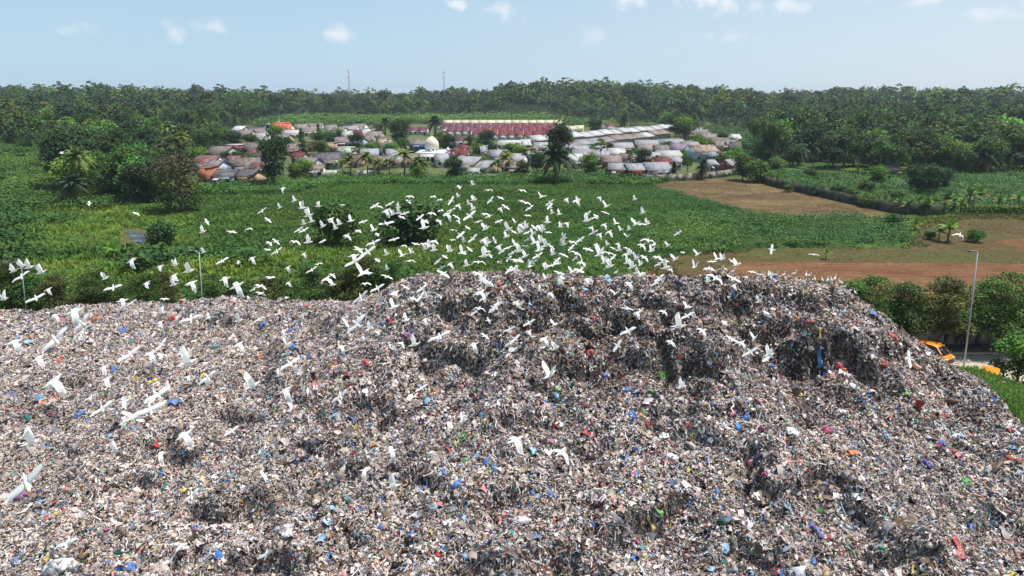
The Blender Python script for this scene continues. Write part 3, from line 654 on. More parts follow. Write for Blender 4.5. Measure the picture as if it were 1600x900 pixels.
for px, py, h, k in ((320, 235, 26, 'round'), (335, 232, 26, 'round'), (350, 228, 22, 'round'), (368, 232, 20, 'round'), (312, 250, 16, 'bush'), (392, 226, 14, 'bush'), (432, 222, 20, 'round'), (474, 248, 32, 'column'), (498, 236, 24, 'round'),
                     (512, 230, 18, 'round'), (499, 222, 20, 'column'), (530, 217, 12, 'round'), (557, 240, 24, 'round'), (502, 240, 16, 'bush'), (625, 228, 30, 'round'), (612, 246, 18, 'bush'), (630, 244, 22, 'round'), (592, 214, 18, 'round'), (602, 210, 22, 'oil'), (616, 212, 14, 'round'),
                     (680, 212, 26, 'oil'), (690, 236, 20, 'round'), (702, 240, 22, 'round'), (760, 236, 24, 'round'), (770, 250, 20, 'round'), (812, 252, 20, 'round'), (800, 246, 18, 'bush'), (886, 236, 20, 'round'),
                     (975, 205, 22, 'oil'), (930, 212, 20, 'round'), (1068, 218, 28, 'round'), (1083, 212, 26, 'oil'), (1028, 262, 16, 'bush'), (1100, 236, 16, 'bush'), (1140, 256, 16, 'bush'), (1150, 268, 24, 'round'), (1130, 262, 18, 'bush'), (1006, 240, 12, 'bush'), (352, 256, 14, 'round'), (372, 250, 12, 'bush'), (392, 258, 14, 'bush'), (450, 232, 14, 'round'), (520, 226, 14, 'round'), (566, 250, 16, 'round'), (580, 238, 12, 'bush'), (622, 252, 16, 'round'), (646, 250, 14, 'round'), (736, 258, 14, 'round'), (752, 262, 16, 'bush'), (790, 258, 18, 'round'), (818, 278, 20, 'round'), (896, 252, 16, 'round'), (926, 246, 14, 'round'), (950, 242, 14, 'round'), (992, 250, 14, 'round'), (1066, 252, 14, 'round'), (1088, 246, 12, 'round'), (1110, 240, 14, 'round'), (1128, 226, 14, 'round'), (1148, 246, 14, 'bush'), (686, 226, 14, 'round'), (733, 232, 14, 'round'), (748, 228, 12, 'round')):
    h *= 1.1
    zn = ('high up ' if py < 222 else 'midway ' if py < 242 else 'low down ') + ('at the left village end' if px < 400 else 'amid the left village roofs' if px < 540 else 'left of the mosque' if px < 668 else 'right of the mosque' if px < 860 else 'amid the right village roofs')
    T('village_tree' if k != 'oil' else 'village_palm', 'low' if k == 'round' else k, px, py, h * 1.25, ('round leafy tree ' if k != 'bush' else 'low bushy tree ') + zn if k != 'oil' else 'dark palm ' + zn, 'tree' if k != 'oil' else 'palm', 'trees among the village houses')
for px, py, h, k, lb, c in ((1393, 356, 26, 'bush', 'small round tree at the right end of the green crop', 'tree'), (1480, 378, 44, 'banana', 'big banana plant standing in the dry pasture', 'banana plant'), (1466, 376, 30, 'banana', 'smaller banana plant beside the big one in the pasture', 'banana plant'),
                            (1430, 360, 24, 'banana', 'lone banana plant left of the pasture banana pair', 'banana plant'), (1524, 378, 22, 'bush', 'small bush right of the pasture banana pair', 'bush'), (1452, 374, 16, 'bush', 'low dark bush at the foot of the banana pair', 'bush'),
                            (1136, 355, 16, 'bush', 'dark shrub in the middle of the crop field', 'bush'), (1290, 405, 20, 'banana', 'small thin banana plant at the dry strip', 'banana plant')):
    T('banana_plant' if k == 'banana' else 'pasture_shrub', k, px, py, h, lb, c)
for px, py, h in ((1418, 335, 30), (1432, 332, 34), (1446, 336, 36), (1405, 330, 28), (1458, 330, 30), (1475, 332, 42), (1490, 330, 34), (1512, 325, 40), (1528, 322, 38), (1500, 333, 28), (1560, 328, 30), (1590, 326, 34), (1382, 322, 24)):
    T('banana_plant', 'banana', px, py, h, 'banana plant growing behind the dark wall', 'banana plant', 'banana plants behind the dark wall')
for px, py, h, k in ((1195, 284, 20, 'bush'), (1212, 270, 26, 'round'), (1266, 280, 20, 'bush'), (1300, 302, 70, 'tall'), (1290, 285, 56, 'tall'), (1308, 288, 50, 'tall'), (1335, 284, 60, 'tall'), (1370, 290, 34, 'round'), (1352, 302, 24, 'bush'), (1330, 312, 22, 'bush'), (1275, 305, 20, 'bush'), (1310, 308, 24, 'bush'),
                     (1430, 300, 44, 'round'), (1450, 304, 48, 'round'), (1470, 300, 38, 'round'), (1400, 316, 22, 'bush'), (1358, 324, 22, 'bush'), (1345, 318, 16, 'bush'), (1230, 300, 14, 'bush'), (1180, 278, 24, 'round')):
    T('garden_tree', 'low' if k == 'round' else k, px, py, h, {'bush': 'leafy shrub in the garden behind the dark wall', 'round': 'dense tree in the garden behind the dark wall', 'tall': 'thin pale stemmed tree behind the dark wall'}[k], 'tree' if k != 'bush' else 'shrub', 'trees in the walled garden')
# roadside trees in front of the white wall (68 m away) and the row behind the left brink of the heap
for x, h, i, w, lb in ((31.5, 7.4, 0, 1.35, 'feathery tree nearest the heap flank before the white wall'), (36.2, 7.9, 1, 1.35, 'feathery light tree left of the men by the white wall'), (40.6, 7.2, 0, 1.2, 'dark feathery tree directly behind the orange van'),
                       (44.6, 7.6, 2, 1.25, 'feathery tree between the standing men and the pole'), (50.2, 8.2, 1, 1.3, 'feathery tree right of the tall lamp pole'), (55.5, 8.4, 0, 1.3, 'dense feathery tree at the right end of the white wall')):
    z = float(G(np.array([x]), np.array([67.4]))[0]); reg(plant('roadside_tree', 'feather', (x, 67.6, .1), h, None, 'tree', 'feathery trees along the white wall', w, i), lb)
reg(plant('broadleaf_tree', 'low', (46.9, 58.6, 0), 5.4, None, 'tree', None, 1.0, 2), 'near leafy tree hanging over the road at the right edge')
for px, h, i in ((-30, 5.2, 0), (30, 6.4, 0), (52, 5.0, 1), (92, 5.2, 2), (150, 5.6, 0), (176, 4.6, 1), (228, 5.0, 0), (256, 4.6, 2), (330, 5.2, 1), (372, 5.0, 0), (420, 5.4, 2), (452, 5.0, 1), (492, 5.6, 1), (522, 5.2, 2), (548, 6.0, 1), (580, 6.8, 2), (610, 6.4, 1)):
    d = 74 + random.uniform(-2, 3); r_, wy, _z = ray(px, 470); x = float(r_ / wy * d)
    reg(plant('slender_tree', 'feather', (x, d, float(G(np.array([x]), np.array([d]))[0])), h + 1.5, None, 'tree', 'young trees behind the left brink of the heap', 1.0, i), 'young feathery tree rising behind the left brink of the heap')

# woods: trees over every wooded base area; the nearest are things, the rest one mass
WOOD = [np.array(p, float) for p in ([(-700, 300), (-300, 240), (0, 224), (60, 238), (98, 296), (112, 322), (215, 326), (284, 322), (294, 288), (300, 236), (340, 206), (398, 196), (480, 189), (640, 188), (700, 190), (880, 190), (960, 197), (1050, 203), (1085, 200),
        (1120, 200), (1150, 212), (1185, 240), (1180, 262), (1215, 262), (1260, 266), (1320, 272), (1400, 280), (1470, 276), (1500, 278), (1560, 276), (1600, 272), (1800, 280), (2300, 300), (2300, 120), (-700, 120)],)]
HOLES = [np.array([(1530, 202), (1540, 190), (1552, 180), (1700, 178), (1700, 200)], float), np.array([(640, 194), (640, 184), (860, 183), (880, 192)], float), np.array([(400, 198), (440, 186), (560, 184), (560, 192)], float), np.array([(1090, 232), (1110, 200), (1180, 206), (1180, 232)], float)]
g = np.random.default_rng(5)
wp = []
for y0, y1, sp in ((165, 215, 6.2), (215, 330, 7.2), (330, 520, 8.2), (520, 800, 9.5), (800, 1300, 12.5), (1300, 2600, 26.0)):
    ys = np.arange(y0, y1, sp)
    for yy in ys:
        xs = np.arange(-.92 * yy, .92 * yy, sp); xs = xs + g.uniform(-.45, .45, len(xs)) * sp; y_ = yy + g.uniform(-.45, .45, len(xs)) * sp
        wp.append(np.stack([xs, y_], 1))
wp = np.concatenate(wp); wz = G(wp[:, 0], wp[:, 1]); ppx, ppy = project(wp[:, 0], wp[:, 1], wz)
ok = inside(WOOD[0], ppx, ppy)
for hh in HOLES: ok &= ~inside(hh, ppx, ppy)
ok &= ~((fbm(wp[:, 0] / 22, wp[:, 1] / 22, 101, 2) < -.42) & (wp[:, 1] < 700))
wp, wz, ppx, ppy = wp[ok], wz[ok], ppx[ok], ppy[ok]
dist = np.hypot(wp[:, 0], wp[:, 1])
kinds, hts = [], []
for (x, y), px in zip(wp, ppx):
    u = g.uniform(); belt = -.02 < x / y < .34 and y > 700
    if belt: k = 'tall' if u < .55 else ('open' if u < .75 else 'round'); h = g.uniform(17, 23)
    elif y > 560: k = 'oil' if u < .30 else ('round' if u < .72 else ('tall' if u < .86 else 'open')); h = g.uniform(9, 20)
    elif x < 0: k = 'oil' if u < .24 else ('coconut' if u < .29 else ('low' if u < .60 else ('round' if u < .82 else ('open' if u < .93 else 'column')))); h = g.uniform(7, 15)
    else: k = 'oil' if u < .2 else ('low' if u < .55 else ('round' if u < .80 else ('open' if u < .90 else ('tall' if u < .94 else 'column')))); h = g.uniform(8.5, 18.5)
    if k == 'low': h *= .85
    if k == 'oil': h = min(h * .82, 11.5)
    if k == 'open' and g.uniform() < .4: h *= 1.35
    if k in ('round', 'open') and g.uniform() < .16: h *= g.uniform(1.2, 1.5)
    h = min(h, 15.5 if y < 480 else 30)
    h *= .8 + .4 * float(vnoise(x / 45, y / 45, 103))
    kinds.append(k); hts.append(h)
infr = (ppx > -20) & (ppx < 1620)
order = np.argsort(np.where(infr, dist, 1e9)); NEAR = set(order[:150].tolist())
WK = {'low': 'broad tree leafy to the ground', 'round': 'dense dark broadleaf tree', 'oil': 'dark oil palm', 'coconut': 'coconut palm', 'open': 'airy tree with layered branches', 'column': 'upright leafy tree', 'tall': 'slender bare stemmed tree'}
for i in NEAR:
    side = 'of left wood' if ppx[i] < 400 else ('behind village' if ppx[i] < 1000 else 'of right wood')
    k = kinds[i]
    row = 'front edge' if dist[i] < np.median(dist[list(NEAR)]) else 'second row'
    reg(plant('oil_palm' if k == 'oil' else 'coconut_palm' if k == 'coconut' else 'forest_tree', k, (*wp[i], wz[i] - .2), hts[i], None, 'palm' if k in ('oil', 'coconut') else 'tree', 'trees of the surrounding woods'),
        f'{WK[k]} at {row} {side}')
# far wood: the same kinds thinned out, merged into one mass
def thin_proto(kind, i, keep, grow):
    tk, cr, h0 = PR[kind][i]; n = len(cr.vertices); co = np.empty(n * 3, np.float32); cr.vertices.foreach_get('co', co); co = co.reshape(-1, 4, 3)
    c4 = np.empty(n * 4, np.float32); cr.color_attributes['col'].data.foreach_get('color', c4); c4 = c4.reshape(-1, 4, 4)[:, :, :3]
    s = np.random.default_rng(i).choice(len(co), min(keep, len(co)), replace=False); s.sort()
    co = co[s]; m_ = co.mean(1, keepdims=True); co = m_ + (co - m_) * grow
    tv = np.empty(len(tk.vertices) * 3, np.float32); tk.vertices.foreach_get('co', tv)
    return co.reshape(-1, 3), c4[s].reshape(-1, 3), h0
rest = np.array([i for i in range(len(wp)) if i not in NEAR])
V, Qd, Cc, nb = [], [], [], 0
tv_ = Acc()
for band, keep, grow in (((0, 560), 430, 1.65), ((560, 1000), 190, 2.3), ((1000, 9000), 60, 3.6)):
    for k in set(kinds):
        for vi in range(len(PR[k])):
            sel = np.array([i for i in rest if kinds[i] == k and band[0] <= wp[i, 1] < band[1] and i % len(PR[k]) == vi])
            if not len(sel): continue
            kk = keep if k not in ('oil', 'coconut') else int(keep * .9); gw = grow if k not in ('oil', 'coconut') else 1 + (grow - 1) * .35
            pv, pc, h0 = thin_proto(k, vi, kk, gw); sc = np.array([hts[i] for i in sel]) / h0
            v, q = replicate(pv, np.arange(len(pv)).reshape(-1, 4), np.concatenate([wp[sel], wz[sel, None] - .2], 1), rotz(g.uniform(0, 6.28, len(sel))), sc)
            tint = g.uniform(.62, 1.45, (len(sel), 1)) * (.7 + .6 * vnoise(wp[sel, 0] / 40, wp[sel, 1] / 60, 104))[:, None] * (1 + g.normal(scale=.1, size=(len(sel), 3)) * np.array([1, .3, .6]))
            V.append(v); Qd.append(q + nb); nb += len(v); Cc.append((pc[None] * tint[:, None, :]).reshape(-1, 3))
tag(mk('distant_forest', np.concatenate(V), np.concatenate(Qd), None, M_LEAF_MASS, None, np.concatenate(Cc)), 'unbroken tropical forest of palms and broadleaf trees to the horizon', 'forest', kind='stuff')
ac = Acc()
for i in rest:
    if kinds[i] == 'tall' and 560 < wp[i, 1] < 1100:
        x, y = wp[i]; ac.tube([(x, y, wz[i] - .3), (x, y, wz[i] + hts[i] * .75)], [.22, .14], 4, cap=False)
if ac.v: tag(ac.build('distant_stems', mat('pale_bark', (.30, .27, .23), .9, .2, 1), None), 'pale bare stems of the far plantation trees', 'tree stems', kind='stuff')

# ------------------------------------------------------------------ ground cover
def tuft_proto(seed, n, h, w, lean, leafy=False):
    g_ = np.random.default_rng(seed)
    if leafy:
        P = np.stack([g_.normal(scale=w, size=n), g_.normal(scale=w, size=n), h * g_.uniform(.35, 1.05, n)], 1)
        v, q = cards(P, np.array([0, 0, 1.0]) + g_.normal(scale=.38, size=(n, 3)), h * .34, h * .34, g_); return v, q
    V = []
    for i in range(n):
        a = g_.uniform(0, 6.28); p = np.array([g_.normal(scale=w * .5), g_.normal(scale=w * .5), 0]); d = np.array([math.cos(a), math.sin(a), 0]); s_ = np.array([-d[1], d[0], 0]) * h * .11
        hh = h * g_.uniform(.6, 1.1); m_ = p + d * lean * h * .35 + np.array([0, 0, hh * .6]); t = p + d * lean * h + np.array([0, 0, hh])
        V.append([p - s_, p + s_, m_ + s_ * .8, m_ - s_ * .8]); V.append([m_ - s_ * .8, m_ + s_ * .8, t + s_ * .15, t - s_ * .15])
    V = np.array(V).reshape(-1, 3); return V, np.arange(len(V)).reshape(-1, 4)
def cover(name, P, dens, protos_, cols, size, label, cat, patch=(14, 8), seed=200, avoid=(), thin=None, fn=G):
    g_ = np.random.default_rng(seed); P = np.asarray(P); x0, y0 = P.min(0); x1, y1 = P.max(0); n = int((x1 - x0) * (y1 - y0) * dens)
    x, y = g_.uniform(x0, x1, n), g_.uniform(y0, y1, n); k = inside(P, x + fbm(x / 5, y / 5, seed, 2) * 3, y + fbm(x / 5, y / 5, seed + 1, 2) * 3)
    for A in avoid: k &= ~inside(A, x, y)
    if thin is not None: k &= g_.uniform(0, 1, n) < thin(x, y)
    x, y = x[k], y[k]; n = len(x); z = fn(x, y)
    pt = (.5 + .9 * fbm(x / patch[0], y / patch[1], seed + 3, 4)).clip(0, 1)
    which = g_.integers(0, len(protos_), n); V, Qd, Cc, nb = [], [], [], 0
    for w_ in range(len(protos_)):
        s_ = which == w_; m_ = int(s_.sum())
        if not m_: continue
        pv, pq = protos_[w_]; sc = size * g_.uniform(.6, 1.35, m_) * (.75 + .5 * vnoise(x[s_] / 6, y[s_] / 6, seed + 5))
        v, q = replicate(pv, pq, np.stack([x[s_], y[s_], z[s_] - .02], 1), rotz(g_.uniform(0, 6.28, m_)), sc)
        c = mixc(cols[0], cols[1], pt[s_]) * g_.uniform(.75, 1.25, m_)[:, None]
        cv = np.repeat(c, len(pv), 0) * g_.uniform(.85, 1.15, len(pv) * m_)[:, None]
        V.append(v); Qd.append(q + nb); nb += len(v); Cc.append(cv)
    return tag(mk(name, np.concatenate(V), np.concatenate(Qd), None, M_LEAF_MASS, None, np.concatenate(Cc)), label, cat, kind='stuff')
GRASS = [tuft_proto(i, 7, 1.0, .5, .45) for i in range(3)]
WEED = [tuft_proto(10 + i, 16, 1.0, .46, 0, True) for i in range(3)]
P_MEADOW = poly([(-180, 480), (-180, 270), (0, 228), (60, 240), (106, 284), (200, 290), (296, 296), (300, 340), (330, 400), (480, 420), (640, 430), (660, 470), (300, 480)])
P_FIELD = poly([(205, 318), (300, 296), (440, 294), (540, 282), (700, 284), (900, 278), (1012, 289), (1070, 303), (1120, 318), (1180, 333), (1240, 341), (1200, 372), (1150, 392), (1040, 401), (940, 440), (640, 440), (480, 420), (330, 400), (290, 345)])
P_CASS = poly([(1000, 372), (1060, 345), (1160, 336), (1240, 343), (1330, 341), (1420, 348), (1425, 362), (1410, 386), (1300, 388), (1180, 392), (1080, 396), (1010, 398)])
P_YG1 = poly([(395, 402), (470, 385), (560, 388), (700, 372), (780, 385), (700, 408), (560, 418), (420, 420)])
avoid = [poly([(182, 372), (190, 360), (215, 356), (238, 362), (240, 388), (222, 396), (196, 392)]), P_BARE]
cover('meadow_grass', P_MEADOW, 3.0, GRASS, (lin(72, 106, 42), lin(134, 154, 62)), .7, 'rough yellow green meadow grass left of the field', 'grass', (16, 8), 210, avoid)
cover('meadow_weeds', P_MEADOW, .9, WEED, (lin(62, 100, 40), lin(104, 140, 52)), .95, 'dark leafy weeds in patches over the meadow', 'weeds', (10, 6), 220, avoid, lambda x, y: smooth(-.05, .35, fbm(x / 12, y / 7, 221, 3)))
cover('meadow_thicket', P_MEADOW, .5, WEED, (lin(42, 74, 34), lin(62, 98, 42)), 2.3, 'dark shrubby thickets dotted over the meadow', 'thicket', (10, 6), 225, avoid, lambda x, y: smooth(.22, .42, fbm(x / 11, y / 9, 226, 3)))
cover('field_grass', P_FIELD, 2.6, GRASS, (lin(64, 102, 44), lin(104, 130, 56)), .6, 'tall green grass of the middle field', 'grass', (24, 9), 230, avoid)
cover('field_creepers', P_FIELD, 2.0, WEED, (lin(52, 94, 42), lin(80, 120, 48)), .6, 'dark leafy crop spread over the middle field', 'crop', (18, 8), 240, avoid + [P_YG1], lambda x, y: smooth(-.25, .2, fbm(x / 26, y / 12, 241, 3) + .5 * smooth(-10, 50, x)))
cover('bright_grass', P_YG1, 3.0, GRASS, (lin(104, 134, 50), lin(138, 158, 64)), .65, 'bright yellow green grass swath before the dark bushes', 'grass', (14, 5), 235)
cover('cassava_crop', P_CASS, 1.5, WEED, (lin(52, 92, 40), lin(92, 122, 48)), 1.1, 'dense dark cassava crop right of the flock', 'crop', (12, 8), 250, avoid, lambda x, y: 1 - .65 * smooth(40, 75, x) * smooth(130, 115, y))
cover('field_edge_scrub', poly([(300, 300), (330, 290), (440, 290), (540, 277), (700, 279), (900, 272), (1000, 272), (1040, 282), (1012, 292), (900, 286), (700, 290), (540, 289), (440, 303), (330, 306)]), .8, WEED, (lin(56, 96, 42), lin(84, 122, 52)), 1.5, 'leafy scrub along the village edge', 'scrub', (9, 6), 260)
cover('garden_crop', poly([(1170, 276), (1200, 268), (1300, 274), (1480, 272), (1700, 270), (1700, 332), (1440, 330), (1390, 322), (1290, 306), (1200, 286)]), .8, WEED + GRASS, (lin(58, 98, 52), lin(92, 126, 62)), 1.3, 'blue green crops in the walled garden', 'crop', (14, 7), 270)
cover('dry_grass', P_DRY, 3.0, GRASS, (lin(120, 104, 62), lin(106, 112, 56)), .19, 'low dry grass over the pasture', 'grass', (10, 4), 280, [P_RED], lambda x, y: smooth(-.4, .2, fbm(x / 8, y / 4, 281, 3)))
for P_V in ([(1390, 336), (1520, 331), (1670, 331), (1670, 341), (1505, 343), (1452, 352), (1442, 390), (1410, 392), (1422, 350)], [(930, 420), (1050, 396), (1065, 414), (1030, 446), (930, 450)]):
    cover('verge_grass', poly(P_V), 3.0, GRASS, (lin(92, 104, 48), lin(110, 112, 58)), .4, 'short olive grass along the field margin' if P_V[0][0] > 1000 else 'olive grass just behind the heap crest', 'grass', (8, 4), 283)
cover('fallow_stubble', P_BARE, 1.6, GRASS, (lin(112, 96, 62), lin(104, 104, 58)), .2, 'sparse stubble over the brown fallow field', 'stubble', (9, 4), 285, (), lambda x, y: smooth(-.3, .3, fbm(x / 9, y / 4, 286, 3)))
cover('slope_scrub', poly([(-300, 300), (-300, 215), (0, 205), (60, 225), (108, 285), (120, 305), (200, 312), (205, 326), (80, 330), (0, 330)]), .55, WEED, (lin(58, 92, 36), lin(96, 126, 52)), 1.6, 'green scrub climbing the left slope', 'scrub', (18, 10), 290)
cover('plantation_scrub', poly([(395, 199), (440, 187), (560, 185), (640, 184), (860, 182), (890, 192), (960, 197), (960, 202), (880, 194), (640, 194)]), .10, WEED, (lin(96, 130, 52), lin(70, 106, 46)), 4.5, 'pale green scrub behind the red roofed rows', 'scrub', (40, 25), 295)
cover('wood_edge_scrub', poly([(1080, 214), (1120, 198), (1180, 205), (1215, 262), (1150, 240)]), .3, WEED, (lin(66, 104, 44), lin(44, 78, 34)), 2.2, 'scrub beside the right hand village lane', 'scrub', (20, 12), 297)
bk = Acc()
cover('bank_grass', np.array([(28, 64.5), (41.2, 64.8), (46.6, 49), (56, 22), (33, 24), (30, 46)]), 26, GRASS, (lin(66, 104, 42), lin(104, 136, 58)), .42, 'lush green grass on the bank below the heap', 'grass', (5, 3), 300, (), lambda x, y: (Hs(x, y) < G(x, y) + .05) * 1.0)
cover('brink_scrub', np.array([(-62, 66), (14, 62), (20, 66), (30, 70), (30, 66.2), (44, 69.2), (44, 78), (-10, 84), (-70, 84)]), 1.2, WEED, (lin(48, 82, 34), lin(82, 112, 46)), 1.3, 'scrub behind the far foot of the heap', 'scrub', (10, 6), 310, (), lambda x, y: (Hs(x, y) < G(x, y) - .1) * (1 - smooth(24, 30, x) * smooth(70, 69, y)))
# ------------------------------------------------------------------ the village
def roof_mat(name, col, rust=None, amt=.5, rough=.6):
    m, n, l, b = nodes(name)
    tcn = n.new('ShaderNodeTexCoord'); oi = n.new('ShaderNodeObjectInfo')
    ad = n.new('ShaderNodeVectorMath'); l.new(tcn.outputs['Object'], ad.inputs[0])
    sc = n.new('ShaderNodeVectorMath'); sc.operation = 'SCALE'; sc.inputs[0].default_value = (37, 91, 53); l.new(oi.outputs['Random'], sc.inputs['Scale']); l.new(sc.outputs[0], ad.inputs[1])
    mp = n.new('ShaderNodeMapping'); mp.inputs['Scale'].default_value = (1.0, .28, 1.0); l.new(ad.outputs[0], mp.inputs['Vector'])
    ns = n.new('ShaderNodeTexNoise'); ns.inputs['Scale'].default_value = .9; ns.inputs['Detail'].default_value = 6; l.new(mp.outputs[0], ns.inputs['Vector'])
    mr = n.new('ShaderNodeMapRange'); mr.inputs['From Min'].default_value = .62 - .25 * amt; mr.inputs['From Max'].default_value = .74 - .1 * amt; l.new(ns.outputs['Fac'], mr.inputs['Value'])
    mi = n.new('ShaderNodeMix'); mi.data_type = 'RGBA'; l.new(mr.outputs[0], mi.inputs['Factor'])
    hv = n.new('ShaderNodeHueSaturation'); hv.inputs['Color'].default_value = (*col, 1)
    vr = n.new('ShaderNodeMapRange'); vr.inputs['To Min'].default_value = .82; vr.inputs['To Max'].default_value = 1.15; l.new(oi.outputs['Random'], vr.inputs['Value']); l.new(vr.outputs[0], hv.inputs['Value'])
    l.new(hv.outputs[0], mi.inputs['A']); mi.inputs['B'].default_value = (*(rust if rust is not None else col * .6), 1)
    wv = n.new('ShaderNodeTexWave'); wv.inputs['Scale'].default_value = 5; l.new(tcn.outputs['Object'], wv.inputs['Vector'])
    bp = n.new('ShaderNodeBump'); bp.inputs['Strength'].default_value = .4; bp.inputs['Distance'].default_value = .05; l.new(wv.outputs['Fac'], bp.inputs['Height']); l.new(bp.outputs[0], b.inputs['Normal'])
    l.new(mi.outputs['Result'], b.inputs['Base Color']); b.inputs['Roughness'].default_value = rough; b.inputs['Specular IOR Level'].default_value = .2
    return m
RUST = lin(126, 74, 62)
ROOF = {'grey': (roof_mat('weathered_sheet_roof', lin(128, 122, 118), lin(98, 86, 80), .7), 'weathered grey'), 'dark': (roof_mat('dark_sheet_roof', lin(98, 96, 102), lin(74, 66, 66), .7), 'dark grey'),
        'brown': (roof_mat('stained_tile_roof', lin(126, 117, 112), lin(98, 84, 78), .8), 'stained brown'), 'light': (roof_mat('light_sheet_roof', lin(152, 152, 158), lin(124, 121, 122), .65), 'light grey'),
        'white': (roof_mat('white_sheet_roof', lin(184, 184, 184), lin(148, 146, 144), .6), 'white'), 'pink': (roof_mat('pinkish_sheet_roof', lin(134, 123, 119), lin(110, 94, 88), .7), 'pinkish'),
        'rust': (roof_mat('rusted_sheet_roof', lin(112, 72, 66), lin(136, 116, 112), .7), 'rusted red brown'), 'rustywhite': (roof_mat('rusty_pale_roof', lin(170, 158, 144), lin(128, 84, 64), .75), 'rust streaked pale'),
        'red': (roof_mat('red_tile_roof', lin(112, 52, 54), lin(88, 44, 48), .6), 'red'), 'purple': (roof_mat('plum_tile_roof', lin(92, 52, 64), lin(102, 64, 74), .6), 'plum coloured'),
        'cream': (roof_mat('cream_roof', lin(190, 188, 158), lin(168, 164, 136), .5), 'cream'), 'blue': (roof_mat('blue_roof', lin(76, 112, 160), lin(96, 126, 164), .5), 'blue'), 'violet': (roof_mat('violet_roof', lin(124, 112, 128), lin(100, 86, 100), .6), 'mauve')}
WALL = {k: (mat(k + '_render', lin(*c), .9, .12, 1.5, dirt=lin(*[int(v * .68) for v in c]), dirt_scale=.5, dirt_amt=.45), k.replace('pale', 'pale ')) for k, c in
        {'white': (222, 220, 214), 'grey': (158, 154, 148), 'cream': (222, 210, 170), 'tan': (190, 160, 126), 'paleblue': (176, 190, 206), 'blue': (56, 116, 184), 'palegreen': (196, 214, 190), 'rust': (148, 84, 76),
         'brick': (176, 112, 84), 'peach': (226, 160, 126), 'pink': (214, 170, 164), 'red': (168, 62, 58), 'brown': (110, 72, 62), 'orange': (220, 122, 98), 'beige': (206, 180, 154)}.items()}
M_WIN = mat('dark_window', (.02, .022, .026), .3, .1)
M_DOOR = [mat('door_' + k, lin(*c), .7, .15) for k, c in (('brown', (96, 66, 48)), ('blue', (60, 90, 130)), ('grey', (110, 110, 110)))]
